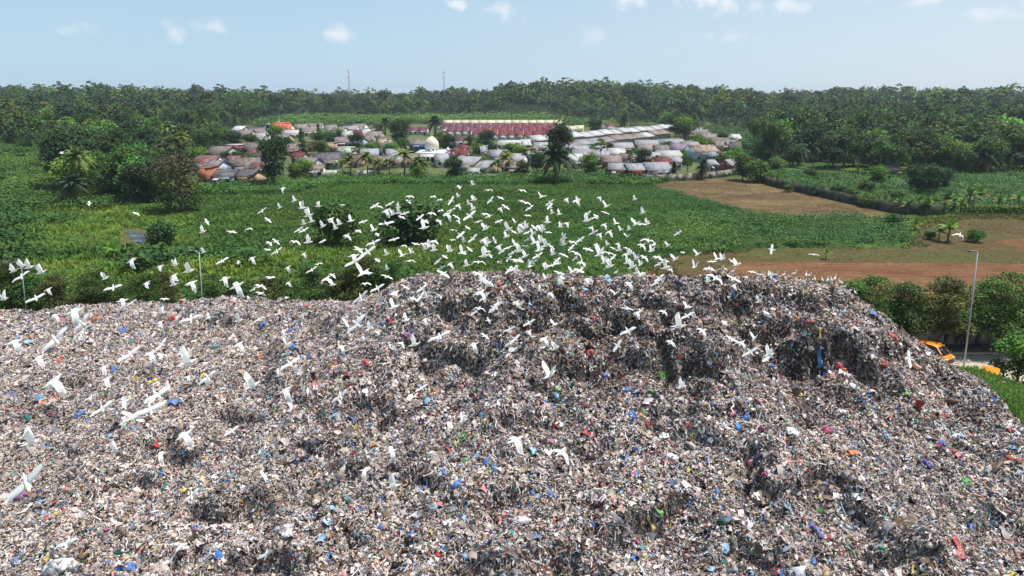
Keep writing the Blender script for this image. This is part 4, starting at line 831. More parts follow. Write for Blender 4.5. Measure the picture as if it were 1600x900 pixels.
def house(px, pyb, wpx, rz=0, roof='grey', wall='white', D=9.5, h=2.9, pitch=19, flat=False, gable_front=False, label=None, group='village houses', zone=None, detail=None, at=None, parapet=False):
    if at is None and rz == 0 and not flat and group == 'village houses': rz = random.uniform(-13, 13)
    if D < 9.6 and not flat: D *= 1.25
    p = g1(px, pyb) if at is None else at; dist = math.hypot(p[1], CAM_H - p[2]); Wd = max(3.0, wpx * dist / F) if at is None else wpx
    if gable_front: Wd, D = D, Wd
    e = empty('house', (p[0], p[1] + ((D / 2 if not gable_front else Wd / 2) if at is None else 0), p[2]), R(rz) + (R(90) if gable_front else 0))
    hw, hd = Wd / 2, D / 2; ac = Acc()
    rise = math.tan(R(pitch)) * hd
    if flat:
        ac.box(-hw, hw, -hd, hd, -.3, h)
    else:
        v = [(-hw, -hd, -.3), (hw, -hd, -.3), (hw, hd, -.3), (-hw, hd, -.3), (-hw, -hd, h), (hw, -hd, h), (hw, hd, h), (-hw, hd, h), (-hw, 0, h + rise), (hw, 0, h + rise)]
        ac.add(v, [(0, 1, 5, 4), (2, 3, 7, 6), (0, 3, 2, 1), (4, 5, 9, 8), (6, 7, 8, 9)], None); ac.t += [np.array([(0, 4, 8), (0, 8, 3), (3, 8, 7), (1, 9, 5), (1, 2, 9), (2, 6, 9)])]; ac.tm += [np.zeros(6, int)]
    ac.build('wall', WALL[wall][0], e)
    rf = Acc(); ov, oy, th = .35, .55, .12
    if flat:
        rf.box(-hw - .2, hw + .2, -hd - .3, hd + .3, h + .003, h + .18)
    else:
        t = math.tan(R(pitch))
        for sg in (-1, 1):
            y0, z0 = sg * (hd + oy), h - t * oy + .03; y1, z1 = 0, h + rise + .03
            v = [(x, y, z + dz_) for x in (-hw - ov, hw + ov) for (y, z) in ((y0, z0), (y1, z1)) for dz_ in (0, th)]
            rf.add(v, [(0, 1, 3, 2), (4, 6, 7, 5), (0, 4, 5, 1), (2, 3, 7, 6), (0, 2, 6, 4), (1, 5, 7, 3)])
        rf.tube([(-hw - ov, 0, h + rise + .10), (hw + ov, 0, h + rise + .10)], .09, 5)
    rf.build('roof', ROOF[roof][0], e)
    if parapet:
        pp = Acc(); t = math.tan(R(pitch))
        for sg in (-1, 1):
            v = [(x, y, z) for x in (-hw - .42, -hw - .12) for (y, z) in ((sg * (hd + .3), h - t * .3 - .2), (sg * (hd + .3), h - t * .3 + .45), (0, h + rise + .5), (0, h + rise - .2))]
            pp.add(v, [(0, 1, 2, 3), (7, 6, 5, 4), (0, 4, 5, 1), (1, 5, 6, 2), (2, 6, 7, 3), (3, 7, 4, 0)])
        pp.build('parapet', WALL['pink'][0], e)
    if not flat and at is None and dist < 430 and random.random() < .5:
        lt = Acc(); w0 = random.uniform(-hw, 0); w1 = w0 + random.uniform(.4, .8) * hw * 1.2; y0 = -hd - random.uniform(1.6, 2.8)
        v = [(x, y, z + dz_) for x in (w0, w1) for (y, z) in ((y0, h - 1.0), (-hd - .01, h - .42)) for dz_ in (0, .07)]
        lt.add(v, [(0, 1, 3, 2), (4, 6, 7, 5), (0, 4, 5, 1), (2, 3, 7, 6), (0, 2, 6, 4), (1, 5, 7, 3)])
        for x in (w0 + .1, w1 - .2): lt.box(x, x + .1, y0 + .1, y0 + .2, -.3, h - 1.0)
        lt.build('lean_to', ROOF[random.choice(['rust', 'grey', 'white', 'light', 'brown'])][0], e)
    if (detail if detail is not None else dist < 470):
        n = max(2, int(Wd / 2.6)); di = random.randrange(n)
        for sd in ((-1,) if not gable_front else (-1, 1)):
            for k in range(n):
                x = -hw + (k + .5) * Wd / n; y = sd * hd
                if k == di:
                    d = Acc(); d.box(x - .45, x + .45, min(y + sd * .004, y + sd * .07), max(y + sd * .004, y + sd * .07), 0, 2.05); d.build('door', random.choice(M_DOOR), e)
                else:
                    d = Acc(); d.box(x - .6, x + .6, min(y + sd * .004, y + sd * .05), max(y + sd * .004, y + sd * .05), 1.0, 2.1); wobj = d.build('window', M_WIN, e)
                    f = Acc(); f.box(x - .7, x + .7, min(y + sd * .005, y + sd * .12), max(y + sd * .005, y + sd * .12), .9, .99); f.build('sill', WALL['white'][0], wobj)
    tag(e, None, 'house', group)
    zone = zone or ('at the left end of the village' if px < 470 else 'around the mosque' if px < 790 else 'in the right village')
    kind = 'flat roofed' if flat else 'roofed'
    reg(e, label or f'{wall.replace("pale", "pale ")} house, {ROOF[roof][1]} roof {zone}')
    return e
H = house
H(348, 291, 34, 0, 'dark', 'paleblue', 6.5, label='front row house with pale blue wall and long grey roof')
H(382, 291, 34, 0, 'dark', 'tan', 6.5, label='front row house with tan wall joined to the pale blue one')
H(319, 292, 13, 0, 'rust', 'brick', 8, 5.2, flat=True, label='tall brick walled house at the field corner of the village')
H(319, 268, 34, -8, 'rust', 'white', 9); H(334, 274, 18, -8, 'grey', 'paleblue', 7)
H(380, 272, 36, 14, 'brown', 'grey', 11, label='grey gabled house with a pale fascia behind the front row'); H(402, 277, 24, 14, 'rust', 'white', 6); H(363, 264, 18, 0, 'rust', 'grey', 6)
H(341, 250, 32, 0, 'brown', 'grey', 9); H(365, 240, 22, 0, 'white', 'rust', 5, 3.6, flat=True, label='white topped box house with rusty lower wall'); H(396, 241, 38, 0, 'brown', 'grey', 10); H(408, 252, 42, 0, 'rust', 'grey', 8)
H(455, 243, 28, 0, 'brown', 'tan', 10); H(380, 218, 20, 0, 'grey', 'grey'); H(398, 215, 22, 0, 'brown', 'grey'); H(372, 211, 16, 0, 'white', 'grey'); H(404, 224, 20, 0, 'light', 'white')
H(452, 216, 26, 10, 'white', 'cream', 8); H(446, 207, 14, 0, 'pink', 'white'); H(468, 206, 18, 0, 'pink', 'grey'); H(488, 204, 26, 0, 'brown', 'white'); H(480, 213, 24, 0, 'pink', 'white'); H(438, 226, 22, 0, 'grey', 'tan')
H(487, 237, 16, 0, 'rust', 'tan', 6); H(505, 264, 40, 18, 'dark', 'palegreen', 11, 3.2, label='large grey hip house with pale green wall right of the oval tree'); H(466, 257, 16, 0, 'red', 'grey', 6); H(478, 270, 28, 0, 'pink', 'grey', 8); H(492, 279, 22, 0, 'brown', 'white', 5)
H(513, 238, 22, 0, 'brown', 'tan', 4, 4.2, flat=True, label='blank tan walled building amid the left village'); H(538, 247, 26, 0, 'white', 'palegreen', 6, 4.2, flat=True, label='pale green box house with flat white roof')
H(535, 231, 26, 0, 'pink', 'rust', 9); H(556, 232, 20, 0, 'white', 'paleblue'); H(552, 217, 18, 20, 'red', 'white', label='white house with small red roof left of the mosque'); H(541, 219, 13, 0, 'white', 'white'); H(546, 209, 22, 0, 'light', 'white'); H(528, 212, 18, 0, 'brown', 'white'); H(571, 216, 12, 0, 'white', 'white'); H(584, 220, 22, 0, 'pink', 'grey'); H(572, 227, 20, 0, 'brown', 'grey'); H(515, 207, 16, 0, 'grey', 'white'); H(560, 205, 20, 0, 'pink', 'white'); H(585, 208, 16, 0, 'brown', 'white')
H(598, 236, 19, 0, 'pink', 'beige', 7, 5.4, flat=True, label='tall beige box house left of the mosque'); H(592, 243, 27, 0, 'blue', 'blue', 4, 2.4, flat=True, label='low bright blue walled shed left of the mosque')
H(612, 254, 22, 15, 'light', 'grey', 9); H(574, 254, 26, 10, 'light', 'grey', 9); H(555, 262, 18, 0, 'rust', 'pink', 6); H(592, 266, 24, 0, 'brown', 'grey', 7); H(618, 262, 24, 0, 'light', 'white', 8); H(640, 262, 20, 0, 'grey', 'grey', 8); H(606, 240, 14, 0, 'grey', 'white'); H(626, 240, 14, 0, 'brown', 'grey'); H(560, 247, 14, 0, 'rust', 'white', 5)
H(650, 236, 28, 0, 'brown', 'blue', 8, 3.2, label='blue walled house with brown roof behind the mosque')
for i, x in enumerate((632, 646, 660)): H(x, 211, 13.4, 0, 'purple', 'white', 9, zone='in the short row left of the plum terraces', group='short plum roofed row')
H(717, 229, 20, 0, 'purple', 'white', 7, label='low plum roofed house before the terraces'); H(712, 252, 18, 35, 'red', 'pink', 7); H(725, 253, 14, 0, 'red', 'white', 6); H(723, 242, 12, 20, 'red', 'pink', 5)
H(734, 272, 40, -28, 'light', 'cream', 12, 3.2, label='large cream house with pale hip roof by the round tree'); H(764, 276, 18, -28, 'light', 'cream', 8); H(741, 279, 16, 0, 'light', 'paleblue', 4, 2.2); H(688, 262, 18, 10, 'light', 'white', 8); H(681, 256, 12, 0, 'red', 'brown', 5); H(697, 249, 14, 0, 'grey', 'grey', 5)
H(758, 248, 18, 0, 'white', 'white'); H(778, 256, 26, 12, 'light', 'grey', 9); H(770, 246, 14, 0, 'light', 'white'); H(797, 238, 34, 0, 'white', 'grey', 9, 3.2, label='long pale roofed house below the red terraces'); H(822, 236, 14, 0, 'white', 'white'); H(776, 262, 12, 0, 'blue', 'blue', 4, 2.2, flat=True, label='small house with blue flat roof by the cream houses'); H(803, 276, 22, 0, 'pink', 'brown', 6); H(808, 262, 26, 0, 'light', 'white', 8); H(835, 258, 22, 0, 'white', 'grey', 8); H(830, 246, 22, 0, 'pink', 'white', 8); H(846, 240, 20, 0, 'light', 'grey', 8); H(786, 270, 14, 0, 'pink', 'paleblue', 5)
# terraces with plum and red tiled roofs, each unit its own house, and the cream roofed row behind
for r_, (x0, x1, y, st, dx_) in enumerate(((686, 862, 203.5, 9.6, 0), (694, 864, 208.0, 10.4, 2), (703, 868, 213.2, 11.6, 0), (744, 872, 219.5, 13.6, 0))):
    k = 0; x = x0
    while x < x1:
        red = x > 745 and (r_ > 1 or x > 790) and random.random() < .85
        H(x, y + random.uniform(-.12, .12), st - .2, 0, 'red' if red else 'purple', 'white', 17, 2.9, 13, parapet=(k % 3 == 0), zone=('in the farthest terrace', 'in the second farthest terrace', 'in the second nearest terrace', 'in the front terrace')[r_], group='terraces with red and plum tiled roofs', detail=False); x += st; k += 1
for x in np.arange(700, 872, 13.2): H(x, 199.3, 12.6, 0, 'cream', 'cream', 9, 3.4, 22, zone='in the row behind the red terraces', group='cream roofed row', detail=False)
H(893, 213, 13, 0, 'cream', 'paleblue', 8, 4.4, detail=True, label='pale blue two level house at the end of the cream row'); H(906, 211, 13, 0, 'cream', 'cream', 8, 4.2, label='cream house standing last in the cream row'); H(952, 208, 15, 0, 'red', 'white', 8, 4.6, label='white house with bright red roof above the grey row')
def row(pa, pb, n, roof, wall, D, pitch, zone, jit=.3):
    a, b = g1(*pa), g1(*pb); d = b - a; L = float(np.hypot(d[0], d[1])); an = math.degrees(math.atan2(d[1], d[0]))
    for k in range(n):
        q = a + d * (k + .5) / n; q[2] = float(G(q[0:1], q[1:2])[0])
        H(0, 0, L / n - .75, an, roof if isinstance(roof, str) else random.choice(roof), wall, D, 2.9 + random.uniform(-.35, .35), pitch, zone=zone, group=zone[3:], detail=False, at=q)
row((824, 229), (1046, 205), 15, 'white', 'grey', 11, 21, 'in the stepped pale terrace')
row((872, 238), (1036, 215), 10, ('light', 'pink', 'white'), 'grey', 10, 20, 'in the second stepped terrace')
for x, y, w, r_, wl in ((905, 247, 30, 'light', 'rust'), (935, 247, 24, 'light', 'white'), (972, 241, 34, 'light', 'grey'), (912, 255, 30, 'light', 'white'),
                        (900, 263, 20, 'white', 'white'), (958, 266, 26, 'pink', 'rust'), (985, 262, 24, 'pink', 'white'), (1012, 236, 34, 'light', 'rust'), (1014, 245, 28, 'pink', 'rust'), (940, 257, 24, 'light', 'grey'), (965, 252, 24, 'white', 'grey'), (1050, 234, 38, 'light', 'paleblue'), (1035, 246, 20, 'grey', 'white'), (888, 245, 16, 'light', 'grey')):
    H(x, y, w, random.uniform(-4, 4), r_, wl, 8.5)
H(968, 279, 28, 0, 'light', 'rust', 7, label='front grey roofed house with rust red base wall'); H(992, 280, 26, 0, 'light', 'red', 7, label='front grey roofed house with red side yard'); H(1028, 280, 38, 0, 'light', 'paleblue', 8.5, label='front grey roofed house with pale blue wall at the wall end'); H(1036, 267, 22, 10, 'red', 'peach', 6); H(1018, 258, 30, 0, 'light', 'white', 7); H(1046, 256, 36, 0, 'white', 'white', 8); H(1063, 244, 22, 0, 'violet', 'grey'); H(1081, 240, 24, 0, 'light', 'grey', 9); H(1100, 253, 38, 0, 'rustywhite', 'paleblue', 9, 4.2, label='tall pale blue house with rust streaked roof'); H(1119, 250, 12, 0, 'red', 'red', 5); H(1146, 272, 18, 0, 'white', 'rust', 7); H(1112, 271, 14, 0, 'light', 'grey', 6); H(1060, 266, 14, 0, 'light', 'white', 5)
for x, y, w, rz, r_, wl in ((1092, 212, 18, -35, 'light', 'grey'), (1100, 216, 20, -35, 'grey', 'grey'), (1112, 224, 26, -30, 'grey', 'tan'), (1104, 220, 18, -30, 'brown', 'tan'), (1130, 232, 26, -25, 'grey', 'grey'), (1142, 236, 24, -25, 'grey', 'white'), (1126, 238, 20, -25, 'brown', 'grey'), (1154, 240, 14, -10, 'dark', 'grey'), (1152, 225, 12, 0, 'white', 'white'), (1078, 218, 14, 0, 'brown', 'tan')):
    H(x, y, w, rz, r_, wl, 9, zone='along the lane at the right village end')
H(1396, 279, 20, 0, 'rustywhite', 'grey', 5, label='small pale roofed hut in the garden trees on the right'); H(1228, 196, 9, 0, 'rust', 'brick', 6, label='orange walled house glimpsed in the right wood', detail=False)
H(958, 172, 7, 0, 'white', 'white', 8, 5, label='white house glimpsed high in the wood behind the village', detail=False); H(912, 171, 6, 0, 'white', 'white', 8, 4, label='small pale house in the scrub behind the village', detail=False)

# coral two storey house with a dark balcony side
p = g1(425, 211); dist = math.hypot(p[1], 26); s_ = dist / F; e = empty('coral_house', tuple(p))
tag(e, 'coral orange two storey house towering over the left village roofs', 'house')
w, hh = 24 * s_, 17.5 * s_; ac = Acc(); ac.box(0, w, 0, 9, -.3, hh); ac.build('wall', WALL['orange'][0], e)
ac = Acc(); ac.box(-.2, w + .2, -.2, 9.2, hh + .003, hh + .25); ac.build('roof', mat('coral_slab', lin(206, 92, 76), .8), e)
ac = Acc(); ac.box(-8.6 * s_, -.004, .6, 8.4, -.3, hh * .96); ac.build('balcony_wing', WALL['grey'][0], e)
for z0, z1 in ((.05, .42), (.55, .88)):
    ac = Acc(); ac.box(-8.0 * s_, -.8, .5, .597, hh * z0, hh * z1); ac.build('balcony', M_WIN, e)
ac = Acc(); ac.box(-9.4 * s_, -.1, -.9, .45, hh * .47, hh * .50); ac.build('balcony_slab', WALL['white'][0], e)
for x in (2.0, 4.6, 7.2): ac = Acc(); ac.box(x * s_ * .9, x * s_ * .9 + 1.1, -.06, -.004, hh * .6, hh * .78); ac.build('window', M_WIN, e)
ac = Acc(); ac.box(-16 * s_, -8.8 * s_, -1, 6, -.3, hh * .50); ac.build('blue_annex', WALL['paleblue'][0], e)
ac = Acc(); v = [(-17 * s_, -1.4, hh * .48), (-8.4 * s_, -1.4, hh * .52), (-8.4 * s_, 6, hh * .74), (-13 * s_, 6, hh * .74)]; ac.add(v + [(a, b, c - .15) for a, b, c in v], [(0, 1, 2, 3), (7, 6, 5, 4), (0, 4, 5, 1), (1, 5, 6, 2), (2, 6, 7, 3), (3, 7, 4, 0)]); ac.build('annex_roof', ROOF['blue'][0], e)
ac = Acc(); ac.tube([(w * .4, 3, hh + .2), (w * .4, 3, hh + 1.0), (w * .4, 3, hh + 1.3)], [.5, .5, .1], 10); ac.build('water_tank', WALL['white'][0], e)

# mosque: white prayer hall, drum, lattice dome with golden finial, small minaret
M_WHITE = mat('white_plaster', lin(232, 230, 224), .75, .06, 1); M_GOLD = mat('gold_paint', lin(214, 178, 62), .35, .1, 3, .6)
def dome_mat():
    m, n, l, b = nodes('lattice_dome'); tcn = n.new('ShaderNodeTexCoord'); sp = n.new('ShaderNodeSeparateXYZ'); l.new(tcn.outputs['Object'], sp.inputs[0])
    def mm(op, a, b_=None):
        q = n.new('ShaderNodeMath'); q.operation = op
        for i, v in enumerate((a, b_)):
            if v is None: continue
            if isinstance(v, (int, float)): q.inputs[i].default_value = v
            else: l.new(v, q.inputs[i])
        return q.outputs[0]
    a = mm('MULTIPLY', mm('ARCTAN2', sp.outputs[0], sp.outputs[1]), 14 / 6.28318); z = mm('MULTIPLY', sp.outputs[2], .85)
    u = mm('ABSOLUTE', mm('SUBTRACT', mm('FRACT', mm('ADD', a, z)), .5)); v = mm('ABSOLUTE', mm('SUBTRACT', mm('FRACT', mm('SUBTRACT', a, z)), .5))
    k = mm('GREATER_THAN', mm('MAXIMUM', u, v), .41); mi = n.new('ShaderNodeMix'); mi.data_type = 'RGBA'; l.new(k, mi.inputs['Factor'])
    mi.inputs['A'].default_value = (*lin(234, 230, 220), 1); mi.inputs['B'].default_value = (*lin(204, 172, 112), 1); l.new(mi.outputs['Result'], b.inputs['Base Color']); b.inputs['Roughness'].default_value = .5
    return m
def lathe(prof, n=28):
    ac = Acc(); V = [(r_ * math.cos(2 * math.pi * k / n), r_ * math.sin(2 * math.pi * k / n), z) for r_, z in prof for k in range(n)]
    ac.add(V, [(i * n + k, i * n + (k + 1) % n, (i + 1) * n + (k + 1) % n, (i + 1) * n + k) for i in range(len(prof) - 1) for k in range(n)]); return ac
p = g1(672, 258); dist = math.hypot(p[1], 26); s_ = dist / F; e = empty('mosque', (p[0], p[1] + 6, p[2])); tag(e, 'white mosque with gold latticed dome and golden finial', 'mosque')
ac = Acc(); ac.box(-21 * s_, 21 * s_, -5.5, 9, -.3, 17.0 * s_); ac.build('prayer_hall', M_WHITE, e)
ac = Acc(); ac.box(-22.3 * s_, 22.3 * s_, -6.1, 9.6, 17.0 * s_ + .003, 18.6 * s_); ac.build('roof', mat('mosque_roof_slab', lin(226, 226, 220), .8, .08, 1), e)
for k in range(6):
    x = (-17 + k * 6.8) * s_; ac = Acc(); ac.box(x - .6, x + .6, -5.56, -5.504, 1.0, 3.0); ac.build('window', M_WIN, e)
d0 = 18.6 * s_; ac = lathe([(10.4 * s_, 0), (10.4 * s_, 5.2 * s_), (10.9 * s_, 5.3 * s_), (10.9 * s_, 5.9 * s_)]); dm = ac.build('drum', M_WHITE, e, True); dm.location = (0, 1.5, d0)
for k in range(10):
    a = 2 * math.pi * k / 10 + .3; M_ = Matrix.Translation((0, 1.5, d0)) @ Matrix.Rotation(a, 4, 'Z'); ac = Acc(); ac.box(-.3, .3, 10.4 * s_ - .03, 10.4 * s_ + .05, .5, 4.3 * s_, M=M_); ac.build('drum_window', M_WIN, e)
pr = [(10.6 * s_, 0), (11.2 * s_, 2.5 * s_), (11.0 * s_, 6 * s_), (9.8 * s_, 9.5 * s_), (7.6 * s_, 12.6 * s_), (4.8 * s_, 15.0 * s_), (2.4 * s_, 16.6 * s_)]
dm = lathe(pr, 40).build('dome', dome_mat(), e, True); dm.location = (0, 1.5, d0 + 5.9 * s_)
dm = lathe([(2.9 * s_, 0), (1.9 * s_, 1.4 * s_), (.9 * s_, 3.2 * s_), (.75 * s_, 4.4 * s_), (.28 * s_, 6 * s_), (.05, 9 * s_)], 14).build('finial', M_GOLD, e, True); dm.location = (0, 1.5, d0 + 22 * s_)
dm = lathe([(2.3 * s_, 0), (2.3 * s_, 17 * s_), (3.0 * s_, 17.2 * s_), (3.0 * s_, 18.4 * s_), (1.9 * s_, 18.5 * s_), (1.9 * s_, 20.5 * s_), (3.2 * s_, 21 * s_), (3.0 * s_, 23 * s_), (1.3 * s_, 25.2 * s_), (.1, 27 * s_)], 16).build('minaret', M_WHITE, e, True); dm.location = (27 * s_, -3, 0)

# telecom masts on the horizon
def mast(px, top, d, label):
    r_, wy, wz_ = ray(px, 140); x = float(r_ / wy * d); z0 = float(G(np.array([x]), np.array([d]))[0]); _, wy2, wz2 = ray(px, top); zt = CAM_H + float(wz2 / wy2) * d
    e = empty('telecom_mast', (x, d, z0)); tag(e, label, 'mast'); Hh = zt - z0; ac = Acc(); n = 12
    f = lambda k: 1.5 - 1.15 * k / n
    for sx_, sy_ in ((-1, -1), (1, -1), (1, 1), (-1, 1)): ac.tube([(sx_ * f(0), sy_ * f(0), -1), (sx_ * f(n), sy_ * f(n), Hh)], .12, 4)
    for k in range(n):
        for (a, b) in (((-1, -1), (1, -1)), ((1, -1), (1, 1)), ((1, 1), (-1, 1)), ((-1, 1), (-1, -1))):
            ac.tube([(a[0] * f(k), a[1] * f(k), Hh * k / n), (b[0] * f(k + 1), b[1] * f(k + 1), Hh * (k + 1) / n)], .08, 3); ac.tube([(a[0] * f(k), a[1] * f(k), Hh * k / n), (b[0] * f(k), b[1] * f(k), Hh * k / n)], .08, 3)
    ac.build('lattice', mat('mast_paint', lin(170, 150, 148), .6), e)
    for z_ in (.93, .80):
        ac = Acc()
        for a in range(3): ac.box(-.25, .25, .9, 1.2, Hh * z_ - 1.2, Hh * z_ + 1.2, M=Matrix.Rotation(a * 2.094, 4, 'Z'))
        ac.build('antenna', M_WHITE, e)
    return e
mast(694, 108, 900, 'tall lattice telecom mast rising from the wood behind the mosque'); mast(546, 107, 930, 'slim lattice telecom mast above the left tree line'); mast(949, 118, 1050, 'small lattice mast peeping over the tall plantation')

# ------------------------------------------------------------------ walls
def wall_run(name, pts, h, th, material, label, cap=False, fall=0):
    ac = Acc(); pts = [Vector(p) for p in pts]; cp = Acc()
    for i, (a, b) in enumerate(zip(pts[:-1], pts[1:])):
        n = max(1, int((b - a).length / 3)); d = (b - a).normalized(); s_ = Vector((d.y, -d.x, 0)).normalized() * th / 2
        for k in range(n):
            p, q = a.lerp(b, k / n), a.lerp(b, (k + 1) / n); zp, zq = float(G(np.array([p.x]), np.array([p.y]))[0]), float(G(np.array([q.x]), np.array([q.y]))[0]); hj = h + random.uniform(-.06, .06)
            v = [(u.x + o_.x, u.y + o_.y, z_) for u, zg in ((p, zp), (q, zq)) for o_ in (s_, -s_) for z_ in (zg - .4, zg + hj)]
            ac.add(v, [(0, 1, 3, 2), (4, 6, 7, 5), (0, 4, 5, 1), (2, 3, 7, 6), (0, 2, 6, 4), (1, 5, 7, 3)])
            M_ = Matrix.Translation((p.x, p.y, zp)) @ Matrix.Rotation(math.atan2(d.y, d.x), 4, 'Z'); cp.box(-.09, .09, -th / 2 - .03, th / 2 + .03, -.4, h + .09, M=M_)
    e = empty(name, tuple(pts[0])); tag(e, label, 'wall')
    for nm, a_ in (('wall_panel', ac), ('post', cp)):
        o = a_.build(nm, material, e); o.matrix_parent_inverse = Matrix.Translation(-pts[0])
    return e
M_DWALL = mat('shaded_concrete', lin(84, 82, 74), .95, .25, .8, dirt=lin(48, 54, 36), dirt_scale=.35, dirt_amt=.7)  # dark base paints in the shade on this wall; greenish patches at random
wall_run('boundary_wall', [tuple(p) for p in hit([1004, 1040, 1080, 1130, 1158], [284, 284, 282, 277, 272])], 2.2, .2, M_CONC, 'pale stained concrete wall between the village and the fallow field')
wall_run('dark_wall', [tuple(p) for p in hit([1160, 1182, 1205, 1250, 1300, 1350, 1395, 1440, 1470], [274, 282, 291, 301, 312, 323, 333, 336, 336])], 2.3, .2, M_DWALL, 'long dark wall with shade in its colour running diagonally along the fallow field')
wall_run('village_edge_wall', [tuple(p) for p in hit([488, 527], [277, 277])], 2.2, .18, WALL['white'][0], 'short white wall behind the banana stems at the village edge')
wall_run('village_edge_wall', [tuple(p) for p in hit([560, 592], [276, 276])], 2.0, .18, WALL['white'][0], 'short whitish wall behind the coconut palms')
wall_run('village_edge_wall', [tuple(p) for p in hit([728, 748, 786, 830], [281, 281, 279, 278])], 1.5, .18, M_CONC, 'low grey wall before the cream house at the field edge')
wall_run('roadside_wall', [(24, 69.1, .1), (60, 69.1, .1), (104, 69.1, .1)], 2.7, .2, mat('whitewashed_wall', lin(196, 192, 184), .9, .12, .8, dirt=lin(140, 134, 124), dirt_scale=.6, dirt_amt=.5), 'white wall in the shade behind the roadside trees')
hp = hit([1506, 1540, 1575, 1612], [334, 333, 334, 334])
g_ = np.random.default_rng(77); V, Cc = [], []
for a, b in zip(hp[:-1], hp[1:]):
    n = 1400; t = g_.uniform(0, 1, (n, 1)); P_ = a + (b - a) * t + np.stack([g_.normal(scale=.5, size=n), g_.normal(scale=.5, size=n), g_.uniform(.1, 1.9, n)], 1); v, q = cards(P_, g_.normal(scale=.6, size=(n, 3)) + np.array([0, -.3, .6]), .4, .4, g_); V.append(v); Cc.append(np.repeat(GREENS['light'] * g_.uniform(.7, 1.3, (n, 1)), 4, 0))
V = np.concatenate(V); tag(mk('hedge', V, np.arange(len(V)).reshape(-1, 4), None, M_LEAF_MASS, None, np.concatenate(Cc)), 'clipped light green hedge along the top of the dry pasture', 'hedge')

# ------------------------------------------------------------------ poles
def lamp_pole(px_b, py_b, d, px_t, py_t, arm, label, rad=.085):
    b = at_depth(px_b, py_b, d); t = at_depth(px_t, py_t, d); z0 = float(Hall(np.array([b[0]]), np.array([d]))[0]); e = empty('lamp_pole', (b[0], d, z0)); tag(e, label, 'lamp pole')
    L = Vector(t) - Vector((b[0], d, z0)); ac = Acc(); ac.tube([(0, 0, -.5), tuple(L * .5), tuple(L)], [rad, rad * .8, rad * .6], 8); ac.build('pole', M_METAL, e, True)
    top = L; ac = Acc(); ac.tube([tuple(top - Vector((0, 0, .12))), tuple(top + Vector((arm * .45, 0, .16))), tuple(top + Vector((arm, 0, .16)))], [rad * .5, rad * .45, rad * .4], 6); ac.build('arm', M_METAL, e, True)
    ac = Acc(); x = top.x + arm; s_ = 1 if arm > 0 else -1; ac.box(min(x, x + s_ * .62), max(x, x + s_ * .62), -.14, .14, top.z + .10, top.z + .22); ac.build('lamp_head', mat('lamp_housing', (.12, .12, .12), .5), e)
    ac = Acc(); ac.box(-.16, .16, -.16, .16, -.1, .12); ac.build('base_plate', M_METAL, e)
    return e
lamp_pole(1508, 566, 62.5, 1527.5, 395, -.25, 'tall leaning galvanised lamp pole between the heap and the road', .085)
lamp_pole(316, 500, 70, 311, 394, -.7, 'grey lamp pole with arm bent left rising behind the heap brink', .07)
lamp_pole(40, 500, 72, 33, 412, -1.4, 'thin faint pole with long side arm at the far left', .05)
for px, pyb, h in ((592, 222, 30), (891, 205, 18), (600, 292, 0), (364, 268, 24), (597, 250, 26), (848, 206, 14), (930, 206, 16), (1143, 250, 26), (112, 290, 26), (600, 262, 22)):
    if not h: continue
    p = g1(px, pyb); s_ = math.hypot(p[1], 26) / F; e = empty('utility_pole', tuple(p)); tag(e, None, 'utility pole', 'utility poles in the village'); ac = Acc(); ac.tube([(0, 0, -.4), (0, 0, h * s_)], [.15, .10], 6); ac.build('pole', M_CONC, e, True)
    ac = Acc(); ac.box(-.8, .8, -.06, .06, h * s_ - .7, h * s_ - .55); ac.build('crossarm', M_METAL, e); reg(e, 'slim utility pole standing over the roofs' if px > 200 else 'slim utility pole on the left slope')

